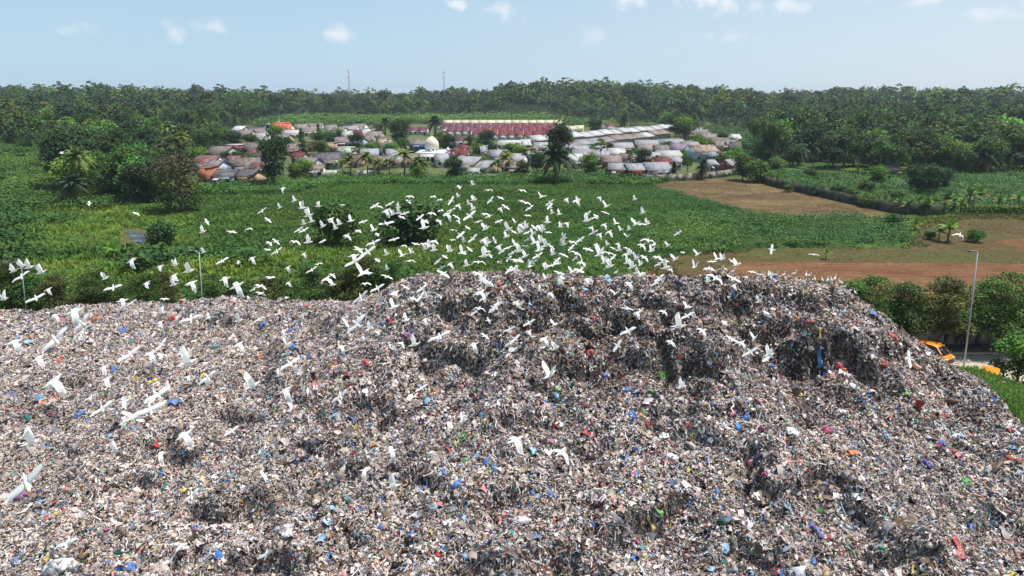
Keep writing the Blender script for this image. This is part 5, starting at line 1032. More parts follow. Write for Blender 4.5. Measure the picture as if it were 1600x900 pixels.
# ------------------------------------------------------------------ minibuses and a truck
M_TYRE = mat('tyre_rubber', (.02, .02, .02), .85, .1); M_GLASS, n_, l_, b_ = nodes('vehicle_glass'); b_.inputs['Base Color'].default_value = (.02, .025, .03, 1); b_.inputs['Roughness'].default_value = .08
M_LAMP = mat('headlamp_lens', (.75, .76, .74), .15, .03); M_TRIM = mat('black_trim', (.03, .03, .03), .6)
def minibus(loc, rz, paint, label, cat='van', L=4.05, Wd=1.62, Hh=1.88):
    e = empty('minibus', loc, rz); tag(e, label, cat)
    prof = [(-.50, .34), (-.50, .98), (-.492, 1.08), (-.465, 1.76), (-.42, Hh - .05), (.12, Hh), (.22, Hh - .06), (.405, 1.08), (.475, .98), (.497, .72), (.50, .34)]
    prof = [(x * L, z) for x, z in prof]; n = len(prof); ac = Acc(); secs = [(-1, 0), (-.965, 0), (.965, 0), (1, 0)]; V = []
    for sg in (-1, 1):
        for inset, sc in ((0, .975), (.05, 1.0)):
            for x, z in prof:
                y = Wd / 2 - inset if False else Wd / 2; tum = .13 * max(0, (z - 1.0) / (Hh - 1.0)); V.append((x * (sc if inset == 0 else 1.0), sg * (y - tum - (0 if inset == 0 else .05)), z if inset == 0 else z + (.03 if z > 1.7 else 0)))
    q = []
    def band(a, b, flip):
        for i in range(n):
            j = (i + 1) % n; f = (a + i, a + j, b + j, b + i); q.append(f[::-1] if flip else f)
    band(0, n, False); band(2 * n, 3 * n, True); band(n, 3 * n, False)
    ac.add(V, q); fan_ = lambda s0: [(s0, s0 + i, s0 + i + 1) for i in range(1, n - 1)]
    ac.t.append(np.array(fan_(0) + [t[::-1] for t in fan_(2 * n)])); ac.tm.append(np.zeros(2 * (n - 2), int)); ac.build('body', paint, e)
    tum = lambda z: Wd / 2 - .13 * max(0, (z - 1.0) / (Hh - 1.0)) + .012
    for sg in (-1, 1):
        for xa, xb in ((-.46, -.20), (-.185, .06), (.075, .235)):
            sl_ = .12 if xb > .2 else 0
            v = [(xa * L, sg * tum(1.1), 1.1), ((xb + sl_) * L, sg * tum(1.1), 1.1), (xb * L - .02, sg * tum(1.66), 1.66), (xa * L + .03, sg * tum(1.66), 1.66)]
            w_ = Acc(); w_.add(v + [(x, y - sg * .03, z) for x, y, z in v], [(0, 1, 2, 3), (7, 6, 5, 4), (0, 4, 5, 1), (1, 5, 6, 2), (2, 6, 7, 3), (3, 7, 4, 0)]); w_.build('side_window', M_GLASS, e)
        for xw in (-.30, .31):
            t = Acc(); t.tube([(xw * L, sg * (Wd / 2 - .17), .29), (xw * L, sg * (Wd / 2 + .01), .29)], .29, 18); wh = t.build('wheel', M_TYRE, e)
            t = Acc(); t.tube([(xw * L, sg * (Wd / 2 - .02), .29), (xw * L, sg * (Wd / 2 + .02), .29)], .16, 12); t.build('rim', M_METAL, wh)
        t = Acc(); t.box(.472 * L, .503 * L, sg * .62 - .16, sg * .62 + .16, .72, .90); t.build('headlight', M_LAMP, e)
        t = Acc(); t.box(.36 * L, .40 * L, sg * (Wd / 2 + .02) - .06, sg * (Wd / 2 + .02) + .1 * sg + .06, 1.12, 1.3); t.build('mirror', M_TRIM, e)
    nx_ = Vector((Hh - .06 - 1.08, 0, (.405 - .22) * L)).normalized() * .02; v = [(.40 * L, -.66, 1.10), (.40 * L, .66, 1.10), (.232 * L, .58, Hh - .10), (.232 * L, -.58, Hh - .10)]; v2 = [(x + nx_.x, y, z + nx_.z) for x, y, z in v]
    w_ = Acc(); w_.add(v2 + [(x - nx_.x, y, z - nx_.z) for x, y, z in v], [(0, 1, 2, 3), (7, 6, 5, 4), (0, 4, 5, 1), (1, 5, 6, 2), (2, 6, 7, 3), (3, 7, 4, 0)]); w_.build('windshield', M_GLASS, e)
    t = Acc(); t.box(.49 * L, .52 * L, -Wd / 2 + .03, Wd / 2 - .03, .36, .56); t.box(-.52 * L, -.49 * L, -Wd / 2 + .03, Wd / 2 - .03, .36, .56); t.build('bumper', M_TRIM, e)
    t = Acc(); t.box(.498 * L, .504 * L, -.4, .4, .62, .74); t.build('grille', M_TRIM, e)
    return e
M_ORANGE = mat('orange_van_paint', lin(232, 138, 32), .35, .06, 1, 0, .5); M_YEL = mat('faded_yellow_paint', lin(206, 172, 60), .5, .1, 1)
z0 = float(G(np.array([42.6]), np.array([65.2]))[0])
minibus((42.2, 64.6, .04), R(-58), M_ORANGE, 'orange minibus half hidden by the heap flank before the white wall')
minibus((43.0, 57.0, .04), R(-127), M_ORANGE, 'orange minibus of which only the roof shows over the grass bank')
minibus((53.6, 65.2, .04), R(-130), M_YEL, 'dull yellow minibus parked in the tree shade at the right edge')

# ------------------------------------------------------------------ people standing in the shade by the wall
def person(loc, rz, cloth, trouser, arms, label, hgt=1.66, hair=(.012, .011, .010)):
    k = hgt / 1.70; V = [(0, 0, .94), (0, .01, 1.12), (0, 0, 1.34), (0, .015, 1.45), (0, .02, 1.52), (0, .035, 1.60), (0, .03, 1.69)]; Rr = [.135, .13, .15, .075, .055, .085, .07]; E = [(0, 1), (1, 2), (2, 3), (3, 4), (4, 5), (5, 6)]
    for sg in (-1, 1):
        b = len(V); V += [(sg * .10, 0, .86), (sg * .115, .02, .48), (sg * .12, 0, .09), (sg * .13, .14, .035)]; Rr += [.095, .065, .045, .04]; E += [(0, b), (b, b + 1), (b + 1, b + 2), (b + 2, b + 3)]
        b = len(V); el_, hd_ = arms[0 if sg < 0 else 1]; V += [(sg * .19, 0, 1.40), (sg * el_[0], el_[1], el_[2]), (sg * hd_[0], hd_[1], hd_[2])]; Rr += [.06, .043, .034]; E += [(2, b), (b, b + 1), (b + 1, b + 2)]
        hx = np.array([sg * hd_[0], hd_[1], hd_[2]]); dr_ = hx - np.array([sg * el_[0], el_[1], el_[2]]); dr_ /= np.linalg.norm(dr_); sdv = np.cross(dr_, (0, 1, 0)); sdv /= np.linalg.norm(sdv) + 1e-6
        for f in (-.026, -.009, .009, .026):
            c = len(V); V += [tuple(hx + dr_ * .06 + sdv * f), tuple(hx + dr_ * (.13 - abs(f) * .5) + sdv * f * 1.2)]; Rr += [.013, .008]; E += [(b + 2, c), (c, c + 1)]
        c = len(V); V += [tuple(hx + dr_ * .04 + np.array([0, .035, 0])), tuple(hx + dr_ * .075 + np.array([0, .05, 0]))]; Rr += [.013, .009]; E += [(b + 2, c), (c, c + 1)]
    me = bpy.data.meshes.new('person'); me.from_pydata([(x * k, y * k, z * k) for x, y, z in V], E, [])
    o = bpy.data.objects.new('person_raw', me); COL.objects.link(o); sk = o.modifiers.new('skin', 'SKIN'); sk.use_smooth_shade = True
    for i, r_ in enumerate(Rr): me.skin_vertices[0].data[i].radius = (r_ * k * (1.25 if i in (0, 1, 2) else 1), r_ * k * (.85 if i in (0, 1, 2) else 1))
    me.skin_vertices[0].data[0].use_root = True
    sb = o.modifiers.new('sub', 'SUBSURF'); sb.levels = sb.render_levels = 1
    dg = bpy.context.evaluated_depsgraph_get(); m2 = bpy.data.meshes.new_from_object(o.evaluated_get(dg)); bpy.data.objects.remove(o)
    n = len(m2.vertices); co = np.empty(n * 3, np.float32); m2.vertices.foreach_get('co', co); co = co.reshape(-1, 3) / k; skin = lin(128, 88, 66)
    c = np.empty((n, 3)); z = co[:, 2]; rad = np.hypot(co[:, 0], co[:, 1]); c[:] = cloth; c[(z < .93) & (np.abs(co[:, 0]) < .19)] = trouser; c[(z < .075)] = (.03, .03, .03); c[(z > 1.455)] = skin
    for ai, sg in ((0, -1), (1, 1)):
        el_, hd_ = arms[ai]; hp_ = np.array([sg * hd_[0], hd_[1], hd_[2]]); ep = np.array([sg * el_[0], el_[1], el_[2]]); m_ = (np.linalg.norm(co - hp_, axis=1) < .17) | (np.linalg.norm(co - (hp_ + ep) / 2, axis=1) < .10); c[m_] = skin
    at = m2.color_attributes.get('col') or m2.color_attributes.new('col', 'FLOAT_COLOR', 'POINT'); cc = np.ones((n, 4), np.float32); cc[:, :3] = c; at.data.foreach_set('color', cc.ravel())
    m2.materials.clear(); m2.materials.append(M_CLOTH); m2.polygons.foreach_set('use_smooth', np.ones(len(m2.polygons), bool))
    p = bpy.data.objects.new('person', m2); COL.objects.link(p); p.location = loc; p.rotation_euler = (0, 0, rz); tag(p, label, 'person')
    hr = Acc(); hv = []; nh = 12
    for i in range(5):
        th = math.pi / 2 * i / 4
        for j in range(nh): a = 2 * math.pi * j / nh; hv.append((.098 * math.cos(th) * math.cos(a) * k, (.03 + .105 * math.cos(th) * math.sin(a) - .012) * k, (1.645 + .095 * math.sin(th)) * k))
    hr.add(hv, [(i * nh + j, i * nh + (j + 1) % nh, (i + 1) * nh + (j + 1) % nh, (i + 1) * nh + j) for i in range(4) for j in range(nh)]); hr.build('hair', M_HAIR, p, True)
    fc = Acc()
    for sg in (-1, 1): fc.box(sg * .033 * k - .012, sg * .033 * k + .012, .112 * k, .126 * k, 1.612 * k, 1.628 * k)
    fc.box(-.025 * k, .025 * k, .108 * k, .122 * k, 1.548 * k, 1.556 * k); fc.build('face_features', M_HAIR, p)
    nz_ = Acc(); nz_.add([(-.014 * k, .112 * k, 1.572 * k), (.014 * k, .112 * k, 1.572 * k), (0, .112 * k, 1.612 * k), (0, .142 * k, 1.576 * k)], None, [(0, 1, 3), (1, 2, 3), (2, 0, 3)]); nz_.build('nose', M_SKIN, p)
    return p
M_CLOTH = attr_mat('clothing', .85, .2); M_HAIR = mat('black_hair', (.012, .011, .01), .6); M_SKIN = mat('skin', lin(128, 88, 66), .6)
HANG = ((.25, .02, 1.14), (.255, .08, .90)); HIP = ((.34, -.03, 1.18), (.19, .10, 1.02)); FOLD = ((.27, .08, 1.14), (.02, .20, 1.20)); UP = ((.27, .12, 1.16), (.12, .26, 1.34))
def at_wall(px): r_, wy, _ = ray(px, 550); return (float(r_ / wy * 68.2), 68.2, .14)
dk = lambda *c: lin(*c)
person(at_wall(1474), R(175), dk(44, 46, 50), dk(38, 40, 46), (HANG, UP), 'person in dark clothes standing alone beside the orange minibus, one hand raised')
person(at_wall(1491.5), R(150), dk(52, 48, 46), dk(44, 44, 50), (HANG, HANG), 'shorter person in dark clothes standing left of two taller ones', 1.55)
person(at_wall(1499), R(200), dk(46, 52, 60), dk(58, 66, 80), (HANG, HIP), 'person in slate shirt and greyish trousers in the middle of the group of three')
person(at_wall(1506), R(185), dk(40, 40, 44), dk(36, 44, 66), (FOLD, HANG), 'person in black shirt standing directly left of the leaning pole')
person(at_wall(1523), R(180), dk(44, 42, 42), dk(44, 60, 108), (HIP, FOLD), 'person in black shirt and blue jeans right of the leaning pole, arms bent')
person(at_wall(1549), R(190), dk(60, 58, 56), dk(50, 50, 54), (HANG, HANG), 'person in grey shirt deep in the tree shade at the right')
o = person(at_wall(1557.5), R(170), dk(56, 50, 48), dk(40, 40, 44), (FOLD, HANG), 'rightmost person in brown shirt in the deepest tree shade', 1.6)

# ------------------------------------------------------------------ air
M_AIR = bpy.data.materials.new('air'); M_AIR.use_nodes = True; n_ = M_AIR.node_tree.nodes; n_.clear()
vo = n_.new('ShaderNodeVolumePrincipled'); vo.inputs['Color'].default_value = (.80, .90, 1.0, 1); vo.inputs['Density'].default_value = .00011; vo.inputs['Anisotropy'].default_value = .2
mo = n_.new('ShaderNodeOutputMaterial'); M_AIR.node_tree.links.new(vo.outputs[0], mo.inputs['Volume'])
zmin = float(Zg.min()) - 1.2
ac = Acc(); ac.box(-27600, 27600, -200, 9100, zmin, 66); hz_o = ac.build('haze', M_AIR); tag(hz_o, 'thin blue haze over the distant land', 'haze', kind='stuff')
# ------------------------------------------------------------------ cattle egrets
M_BIRD, n_, l_, b_ = nodes('white_plumage')
at = n_.new('ShaderNodeAttribute'); at.attribute_name = 'col'; l_.new(at.outputs['Color'], b_.inputs['Base Color']); b_.inputs['Roughness'].default_value = .7
tr = n_.new('ShaderNodeBsdfTranslucent'); l_.new(at.outputs['Color'], tr.inputs['Color']); mi = n_.new('ShaderNodeMixShader'); mi.inputs[0].default_value = .5
l_.new(b_.outputs[0], mi.inputs[1]); l_.new(tr.outputs[0], mi.inputs[2]); l_.new(mi.outputs[0], n_['Material Output'].inputs['Surface'])
C_W, C_BUFF, C_BEAK, C_LEG = lin(251, 251, 249), lin(226, 190, 140), lin(214, 150, 60), lin(70, 66, 50)
def wing(ac, sg, a_in, a_out, sweep=.0, fold=0.0):
    """one wing, inner and outer panel at their own angles above the level (degrees)"""
    ns, nc = 9, 4; span = .45; top = np.zeros((ns, nc, 3)); p = np.array([sg * .035, .06, .02]); pos = [p.copy()]
    for i in range(1, ns):
        t = i / (ns - 1); a = R(a_in + (a_out - a_in) * smooth(.25, .75, t)); dy_ = (.10 if t < .4 else -.16) * (1 + sweep * 2) - fold * .5 * t
        p = p + np.array([sg * math.cos(a), dy_, math.sin(a)]) * span / (ns - 1); pos.append(p.copy())
    for i in range(ns):
        t = i / (ns - 1); ch = (.155 + .03 * math.sin(t * math.pi)) * (1 - max(0, t - .62) ** 1.7 * 3.2); ch = max(ch, .045); a = R(a_in + (a_out - a_in) * smooth(.25, .75, t))
        up = np.array([-sg * math.sin(a), 0, math.cos(a)])
        for j in range(nc):
            u = j / (nc - 1); camber = .028 * math.sin(math.pi * min(1, u * 1.15)) * (1 - t * .5)
            top[i, j] = pos[i] + np.array([0, -u * ch + .02, 0]) + up * camber
    th = .008; n = ns * nc; nrm = np.array([0, 0, 1.0])
    V = np.concatenate([top.reshape(-1, 3), top.reshape(-1, 3) - np.array([0, 0, th])])
    q = []
    for i in range(ns - 1):
        for j in range(nc - 1):
            a = i * nc + j; f = (a, a + nc, a + nc + 1, a + 1); q += [f, tuple(n + k for k in f[::-1])]
        for j in (0, nc - 1): a = i * nc + j; q.append((a, n + a, n + a + nc, a + nc))
    for i in (0, ns - 1):
        for j in range(nc - 1): a = i * nc + j; q.append((a, a + 1, n + a + 1, n + a))
    ac.add(V, q, c=C_W)
def body(ac, flying=True):
    if flying:
        sec = [(-.30, .0, .030, .010), (-.20, .0, .040, .020), (-.13, 0, .05, .045), (-.04, 0, .068, .07), (.06, 0, .068, .074), (.13, .01, .052, .058), (.18, .025, .036, .042), (.23, .045, .034, .038), (.275, .05, .028, .028), (.305, .048, .016, .016)]
        V, C = [], []; n = 10
        for y, z, rx, rz_ in sec:
            for k in range(n): a = 2 * math.pi * k / n; V.append((rx * math.cos(a), y, z + rz_ * math.sin(a))); C.append(C_BUFF if y > .25 and math.sin(a) > -.3 else C_W)
        m = len(sec); q = [(i * n + k, i * n + (k + 1) % n, (i + 1) * n + (k + 1) % n, (i + 1) * n + k) for i in range(m - 1) for k in range(n)]; t = [(0, k + 1, k) for k in range(1, n - 1)] + [((m - 1) * n, (m - 1) * n + k, (m - 1) * n + k + 1) for k in range(1, n - 1)]
        ac.add(V, q, t, np.array(C)); ac.tube([(0, .30, .048), (0, .345, .042), (0, .375, .036)], [.012, .007, .002], 6, C_BEAK)
        for sg in (-1, 1): ac.tube([(sg * .018, -.22, -.02), (sg * .018, -.34, -.03), (sg * .018, -.40, -.03)], [.008, .007, .009], 5, C_LEG)
        for sg in (-1, 1): ac.add([(sg * .020, .282, .064), (sg * .027, .276, .058), (sg * .024, .290, .056)], None, [(0, 1, 2)], (.01, .01, .01))
    else:
        ac.tube([(0, -.19, .17), (0, -.12, .20), (0, -.02, .25), (0, .07, .30), (0, .11, .345)], [.022, .055, .072, .058, .036], 10, C_W)
        ac.tube([(0, .09, .33), (0, .125, .38), (0, .115, .43), (0, .10, .47), (0, .125, .505), (0, .165, .508)], [.038, .026, .021, .022, .028, .016], 8, C_W)
        ac.tube([(0, .16, .508), (0, .20, .502), (0, .235, .492)], [.012, .008, .002], 6, C_BEAK)
        for sg in (-1, 1): ac.tube([(sg * .028, .0, .21), (sg * .03, -.012, .11), (sg * .03, .01, .0), (sg * .03, .05, -.005)], [.012, .008, .008, .006], 5, C_LEG)
        for sg in (-1, 1):
            v = [(sg * .066, .06, .30), (sg * .078, -.04, .235), (sg * .045, -.20, .15), (sg * .03, -.22, .165), (sg * .05, -.05, .32)]; ac.add(v + [(x * .8, y, z) for x, y, z in v], [(0, 1, 6, 5), (1, 2, 7, 6), (2, 3, 8, 7), (3, 4, 9, 8), (4, 0, 5, 9)], [(0, 4, 1), (1, 4, 3), (1, 3, 2)], C_W)
def bird_mesh(name, wl=None, wr=None, flying=True):
    ac = Acc(); body(ac, flying); ac.v = [v * np.array([.86, .92, .86]) for v in ac.v] if flying else ac.v
    if flying: wing(ac, -1, *wl); wing(ac, 1, *wr)
    o = ac.build(name, M_BIRD, None, True, False); me = o.data; bpy.data.objects.remove(o); return me
BM = {'h': [bird_mesh('egret', (-24, -58), (-30, -80)), bird_mesh('egret', (-12, -50), (-18, -68))], 'd': [bird_mesh('egret', (6, 2), (8, 4)), bird_mesh('egret', (12, -6), (14, -4))],
      'v': [bird_mesh('egret', (66, 58), (62, 54)), bird_mesh('egret', (74, 62), (70, 66))], 'm': [bird_mesh('egret', (12, -48), (10, -52)), bird_mesh('egret', (20, -40), (16, -44))],
      'y': [bird_mesh('egret', (46, 34), (42, 30)), bird_mesh('egret', (52, 40), (44, 26))], 'g': [bird_mesh('egret', (14, -4), (10, -8)), bird_mesh('egret', (4, -14), (8, -10))], 'p': [bird_mesh('egret', flying=False)]}
# heading (degrees from the camera's right, turning away), roll, nose-up pitch, width it then shows (m)
POSE = {'h': (30, 8, 14, .62), 'd': (-52, 32, -26, .80), 'v': (18, 4, 10, .52), 'm': (62, 0, 6, .60), 'y': (30, 12, 10, .58), 'g': (50, 10, 4, .70), 'p': (0, 0, 0, .42)}
NAMEP = {'h': 'with one wing hanging', 'd': 'banking on slanted wings', 'v': 'with wings upright', 'm': 'with arched wings', 'y': 'with wings in a V', 'g': 'on level wings', 'p': 'standing'}
BIRDS = []
def flock(ox, oy, s, text):
    for tok in text.split():
        x, y, L, k = tok.split(','); BIRDS.append((ox + float(x) / s, oy + float(y) / s, float(L) / s, k))
flock(400, 260, 4, """168,138,45,h 240,215,38,v 40,278,60,d 150,258,38,v 288,260,55,v 388,250,42,v 540,242,45,g 75,335,40,g 328,308,60,v 347,345,45,v 300,360,40,v 268,397,50,d 300,400,60,d 465,330,60,h 420,375,45,v 520,362,45,v 497,390,40,v 592,342,60,y 670,347,55,d 637,405,45,m
568,435,60,h 742,248,65,d 770,252,35,g 960,190,40,m 952,220,30,g 838,235,55,d 888,257,40,v 812,278,70,h 855,300,45,v 890,293,40,v 930,295,60,d 910,318,50,g 815,358,90,d 735,400,55,y 757,425,50,g 863,458,60,d 735,478,90,d 923,497,40,m 1025,320,55,d 1095,295,50,m 1105,190,40,m 1147,210,40,m 1152,278,45,m
1142,343,50,m 1055,345,55,m 1050,385,70,y 1220,215,65,d 1265,188,40,y 1268,128,50,g 1355,115,30,v 1452,150,45,m 1465,212,60,d 1527,197,35,g 1330,235,30,v 1360,210,55,y 1262,245,50,h 1195,300,70,h 1220,275,40,d 1252,316,50,g 1262,340,40,h 1335,310,90,d 1355,268,45,v 1430,300,50,m 1460,312,45,d 1518,345,55,d
1525,265,50,h 1560,255,50,g 1390,347,35,g 1322,385,40,g 1232,398,40,m 1435,390,65,y 1230,462,35,g 1278,430,70,d 1297,470,35,v 1355,452,75,d 1420,460,70,h 1450,480,50,v 1490,462,35,g 1515,500,70,h 1540,530,50,d 1575,395,60,v 1565,440,50,y 1575,510,40,d 80,480,45,m 125,470,50,g 242,472,60,m 325,475,55,v
415,470,65,g 72,522,45,g 132,532,70,d 297,548,50,h 198,632,50,h 388,612,45,m 350,648,70,d 90,697,75,g 200,730,45,h 435,705,90,h 475,680,50,m 477,742,55,y 25,750,60,m 610,560,90,h 640,520,85,g 620,595,110,d 700,535,100,d 817,550,45,v 760,588,55,g 915,558,60,y 972,540,45,v 960,592,55,m 820,642,35,v
665,670,95,y 690,650,50,h 685,735,55,m 818,690,60,g 760,762,85,d 1000,487,55,g 1050,487,60,m 1110,470,60,m 1058,517,40,v 1085,500,50,v 1110,525,50,v 1210,530,55,v 1180,565,50,g 1137,595,55,d 1288,540,70,y 1335,520,40,g 1425,560,75,v 1440,535,50,y 1465,560,40,g 1520,600,40,m 1580,578,50,d 1390,600,70,m
1315,620,50,v 1212,612,55,h 1160,635,55,d 1170,672,85,g 655,820,120,d 190,822,50,g 30,795,60,g 935,757,60,g 1037,765,80,d 978,825,50,h 1030,815,55,d 1065,817,50,v 1145,815,50,g 1380,672,60,m 1420,710,90,h 1455,730,60,m 1400,790,100,h 1430,817,75,d 860,882,80,y 1500,880,100,d 1395,890,60,m 1580,650,50,d""")
flock(760, 260, 4, """222,152,45,m 342,190,50,y 497,205,45,h 560,215,60,h 575,218,40,v 705,195,45,h 928,207,32,v 220,218,35,m 250,230,50,m 270,262,60,d 398,227,60,d 395,252,65,d 410,293,35,v 455,300,45,y 257,308,35,g 750,250,55,y 743,290,35,g 632,297,50,d 625,340,60,v 665,325,50,m 685,312,40,g 975,290,45,v 735,365,55,h
655,383,50,h 808,357,50,y 500,355,50,h 462,378,45,v 380,350,55,y 180,350,35,y 935,360,65,y 960,362,35,g 1005,362,45,v 840,397,38,y 890,395,35,v 880,440,40,y 670,415,45,d 705,425,60,h 765,410,60,h 213,368,60,h 243,382,50,v 300,385,45,g 325,378,60,h 355,397,40,v 385,413,35,g 170,410,50,g 210,412,45,v 255,415,55,d
290,425,50,v 260,455,55,d 300,478,60,y 345,470,60,v 375,495,55,v 405,502,45,g 245,500,40,g 180,490,55,y 205,530,60,v 165,540,55,d 330,525,75,v 320,560,70,d 290,600,70,d 245,562,60,y 215,580,60,d 190,590,90,g 482,450,50,v 478,490,50,v 535,475,55,m 585,460,60,d 530,510,60,d 482,555,50,g 418,548,50,v 440,590,60,d
412,620,70,d 362,608,45,h 370,640,40,v 455,610,35,v 635,520,60,g 695,505,40,y 757,490,30,v 820,485,35,h 797,515,40,g 830,525,40,v 710,550,80,v 765,545,55,m 790,572,60,d 560,545,70,m 560,570,60,d 590,600,70,h 600,635,60,d 885,520,50,m 865,550,55,h 890,550,45,v 975,495,60,h 1010,465,70,m 1045,490,50,d 1135,495,45,y
1198,418,45,d 935,578,50,v 985,570,60,m 1030,530,50,v 1065,570,60,m 1110,590,50,g 1180,580,60,y 1080,610,60,d 1120,635,65,v 1150,645,50,h 910,630,60,v 880,605,50,v 962,615,45,v 740,600,55,v 770,625,60,v 755,630,40,d 1225,538,40,g 1320,550,50,y 1440,580,60,y 1475,580,50,v 1410,595,30,g 1535,595,40,g 1565,615,60,y
1300,630,55,v 1400,650,70,g 1385,640,60,m 170,640,70,d 190,655,45,v 270,625,60,y 455,668,70,g 460,695,60,m 465,728,55,v 535,660,60,y 580,655,80,g 625,708,60,h 890,735,75,h 965,685,50,y 940,670,50,v 1080,700,60,d 1065,725,50,d 370,700,35,y 1545,705,80,g 1545,745,60,h 1430,700,80,m 1385,720,45,v 230,780,55,y 340,775,55,y
400,797,50,h 185,850,65,h 50,885,90,d 805,797,50,y 1250,880,45,y 880,890,30,g 810,650,40,p 1490,655,40,p 1460,650,40,p""")
flock(1020, 240, 4, """500,735,40,p 880,775,45,p 815,785,40,p 790,785,35,p 955,785,42,p 975,780,40,p 1060,785,36,p 1093,780,42,p 1115,790,36,p 1138,780,45,p 1175,785,42,p 1200,820,34,p 1240,825,34,p 1270,820,36,p 1100,785,34,p 770,765,40,p 675,755,38,p 620,740,38,g 745,765,45,v 1010,800,34,p 655,750,38,p 690,765,38,p 720,780,36,p 742,600,70,l 1007,632,35,g""")
flock(0, 440, 4, """765,120,70,h 825,132,60,d 345,215,60,h 465,190,120,h 515,258,110,d 520,310,90,d 528,355,50,v 90,378,100,h 350,365,150,d 660,420,110,d 815,455,120,d 940,450,90,h 1010,393,80,d 1195,235,110,d 1305,225,35,y 1008,195,50,v 1000,255,60,h 1030,110,40,g 1490,245,55,v 1490,395,80,h 240,480,90,h 650,535,70,h 665,610,80,h 330,625,140,h
570,725,70,d 640,795,120,d 775,750,80,h 1170,510,110,v 1175,597,60,h 1300,600,110,d 1305,630,40,v 985,710,130,d 1045,680,70,v 940,800,150,d 770,865,80,h 830,850,130,g 1575,655,110,v""")
flock(400, 440, 4, """20,238,60,d 560,255,50,g 630,265,130,d 708,297,60,v 198,392,55,v 535,410,70,h 905,385,65,h 990,395,80,v 1150,345,130,d 940,240,60,y 1055,240,55,h 1455,243,60,g 1375,185,80,d 1430,340,70,g 1360,395,90,h 1585,300,50,d 1590,380,40,d 215,515,110,d 150,585,50,v 262,562,45,v 185,680,120,h 228,795,75,v 530,715,110,d 1035,665,80,d 1295,870,70,v""")
flock(800, 440, 4, """25,135,60,h 108,258,60,d 103,310,60,h 265,270,60,y 20,360,60,d 200,360,90,h 272,418,65,v 780,195,65,h 950,190,55,h 1095,160,45,v 1095,215,65,d 1040,280,95,v 1190,310,75,h 990,378,65,h 660,400,80,d 725,310,100,d 1435,385,75,h 1490,440,90,d 1515,355,50,v 1540,128,45,v 1585,488,50,d 235,585,110,v 1058,660,65,v 1380,365,30,g""")
flock(1100, 440, 4, "1280,485,95,l 405,460,75,v")
flock(0, 660, 3.75, "15,85,50,d 185,120,90,v 1080,75,110,h 1360,50,80,d 675,160,60,v 940,190,80,h 160,355,220,d 395,710,120,d 1125,430,110,d 718,10,40,v")
flock(400, 660, 3.75, "795,170,90,h 640,280,90,h 805,375,90,v 60,775,110,d 45,310,60,g")
flock(800, 660, 3.75, "20,105,130,h 285,175,135,h")
flock(0, 280, 4, """88,573,50,v 143,545,50,v 180,552,50,v 258,583,60,v 135,610,80,d 558,153,16,g 850,215,25,g 1293,268,24,g 1268,328,45,v 1448,330,55,g 1552,312,35,m 822,510,80,h 1000,545,55,h 1095,535,45,v 1270,458,40,v 1392,512,70,d 1490,523,35,g 1575,497,55,h 658,620,45,v 708,680,85,d 915,650,60,h 1085,605,65,h 1180,575,70,v 1085,660,50,v
1195,650,90,h 1405,625,75,h 1480,668,100,h 300,690,50,h 225,745,90,d 25,750,60,v 1245,700,28,p 1060,715,28,p 1590,685,50,d 385,-165,16,g""")
flock(0, 0, 1, "1500,367,13,h")
BIRDS = [b for b in BIRDS if b[0] > -2]
BM['l'] = BM['d']; POSE['l'] = (150, 34, 6, .80); NAMEP['l'] = 'turning left on slanted wings'
g_ = np.random.default_rng(91)
heap_d = hit([b[0] for b in BIRDS], [b[1] for b in BIRDS], Hall, 14, 400)
BZ = [('near the far left edge of the heap', -10, 0, 110, 1000), ('over the pond meadow', 0, 0, 240, 470), ('over the meadow right of the pond', 240, 0, 400, 470), ('over the dark left bush', 400, 0, 600, 340), ('over the twin bush', 600, 0, 720, 330),
      ('just before the village', 700, 0, 1000, 305), ('over the right part of the crop', 1000, 0, 1700, 400), ('low over the grass behind the brink', 400, 340, 560, 465), ('over the saddle of the heap', 560, 340, 680, 500)]
def bird_zone(x, y):
    if y < 300: return 'before the village' if x > 330 else 'over the left slope'
    if y < 470 and x < 640:
        cx = 'pond meadow' if x < 130 else 'grass below the pond' if x < 270 else 'meadow right of the pond' if x < 400 else 'dark left bush' if x < 480 else 'gap right of the left bush' if x < 560 else 'wider dark bush'
        cy = 'high over the' if y < 345 else 'level with the' if y < 395 else 'low before the'
        return f'{cy} {cx}'
    if y < 424:
        col_ = int((x - 640) // 48); nm = ['wider dark bush', 'middle field', 'round tree', 'cream house', 'terrace gap', 'big palm', 'creeper tree', 'grey row', 'fallow corner', 'dark crop', 'dry strip', 'red soil'][min(11, max(0, col_))]
        cy = 'high up below' if y < 328 else 'halfway below' if y < 362 else 'well below' if y < 392 else 'above the crest under'
        return f'{cy} the {nm}'
    if y < 462:
        return 'on the left heap crest' if x < 760 else 'at the crest under the big palm' if x < 900 else 'at the crest under the grey row' if x < 1010 else 'at the crest beside the red soil' if x < 1120 else 'at the right end of the crest' 
    cx = 'far left' if x < 130 else 'left' if x < 300 else 'left centre' if x < 470 else 'saddle' if x < 640 else 'dark upper' if x < 860 else 'central' if x < 1060 else 'right'
    cy = 'brink' if y < 520 else 'upper slope' if y < 590 else 'middle slope' if y < 680 else 'lower slope'
    return f'before the {cx} {cy}'
items = []
for (x, y, L, k), hp in zip(BIRDS, heap_d):
    hd, roll, pit, wv_ = POSE[k]; slant = wv_ * F / max(L, 6); r_, wy, wz_ = ray(x, y); sl1 = math.sqrt(float(r_ ** 2 + 1)); d = slant / sl1 * float(wy)
    dh = float(hp[1]); d = min(max(d, 11.5), 60.0)
    if k == 'p': 
        items.append((L, x, y, k, None)); continue
    if d > dh - 1.2: d = dh - 1.2 - g_.uniform(0, 1.5)
    kk = d / float(wy); pos = (float(r_) * kk, d, CAM_H + float(wz_) * kk)
    items.append((L, x, y, k, pos))
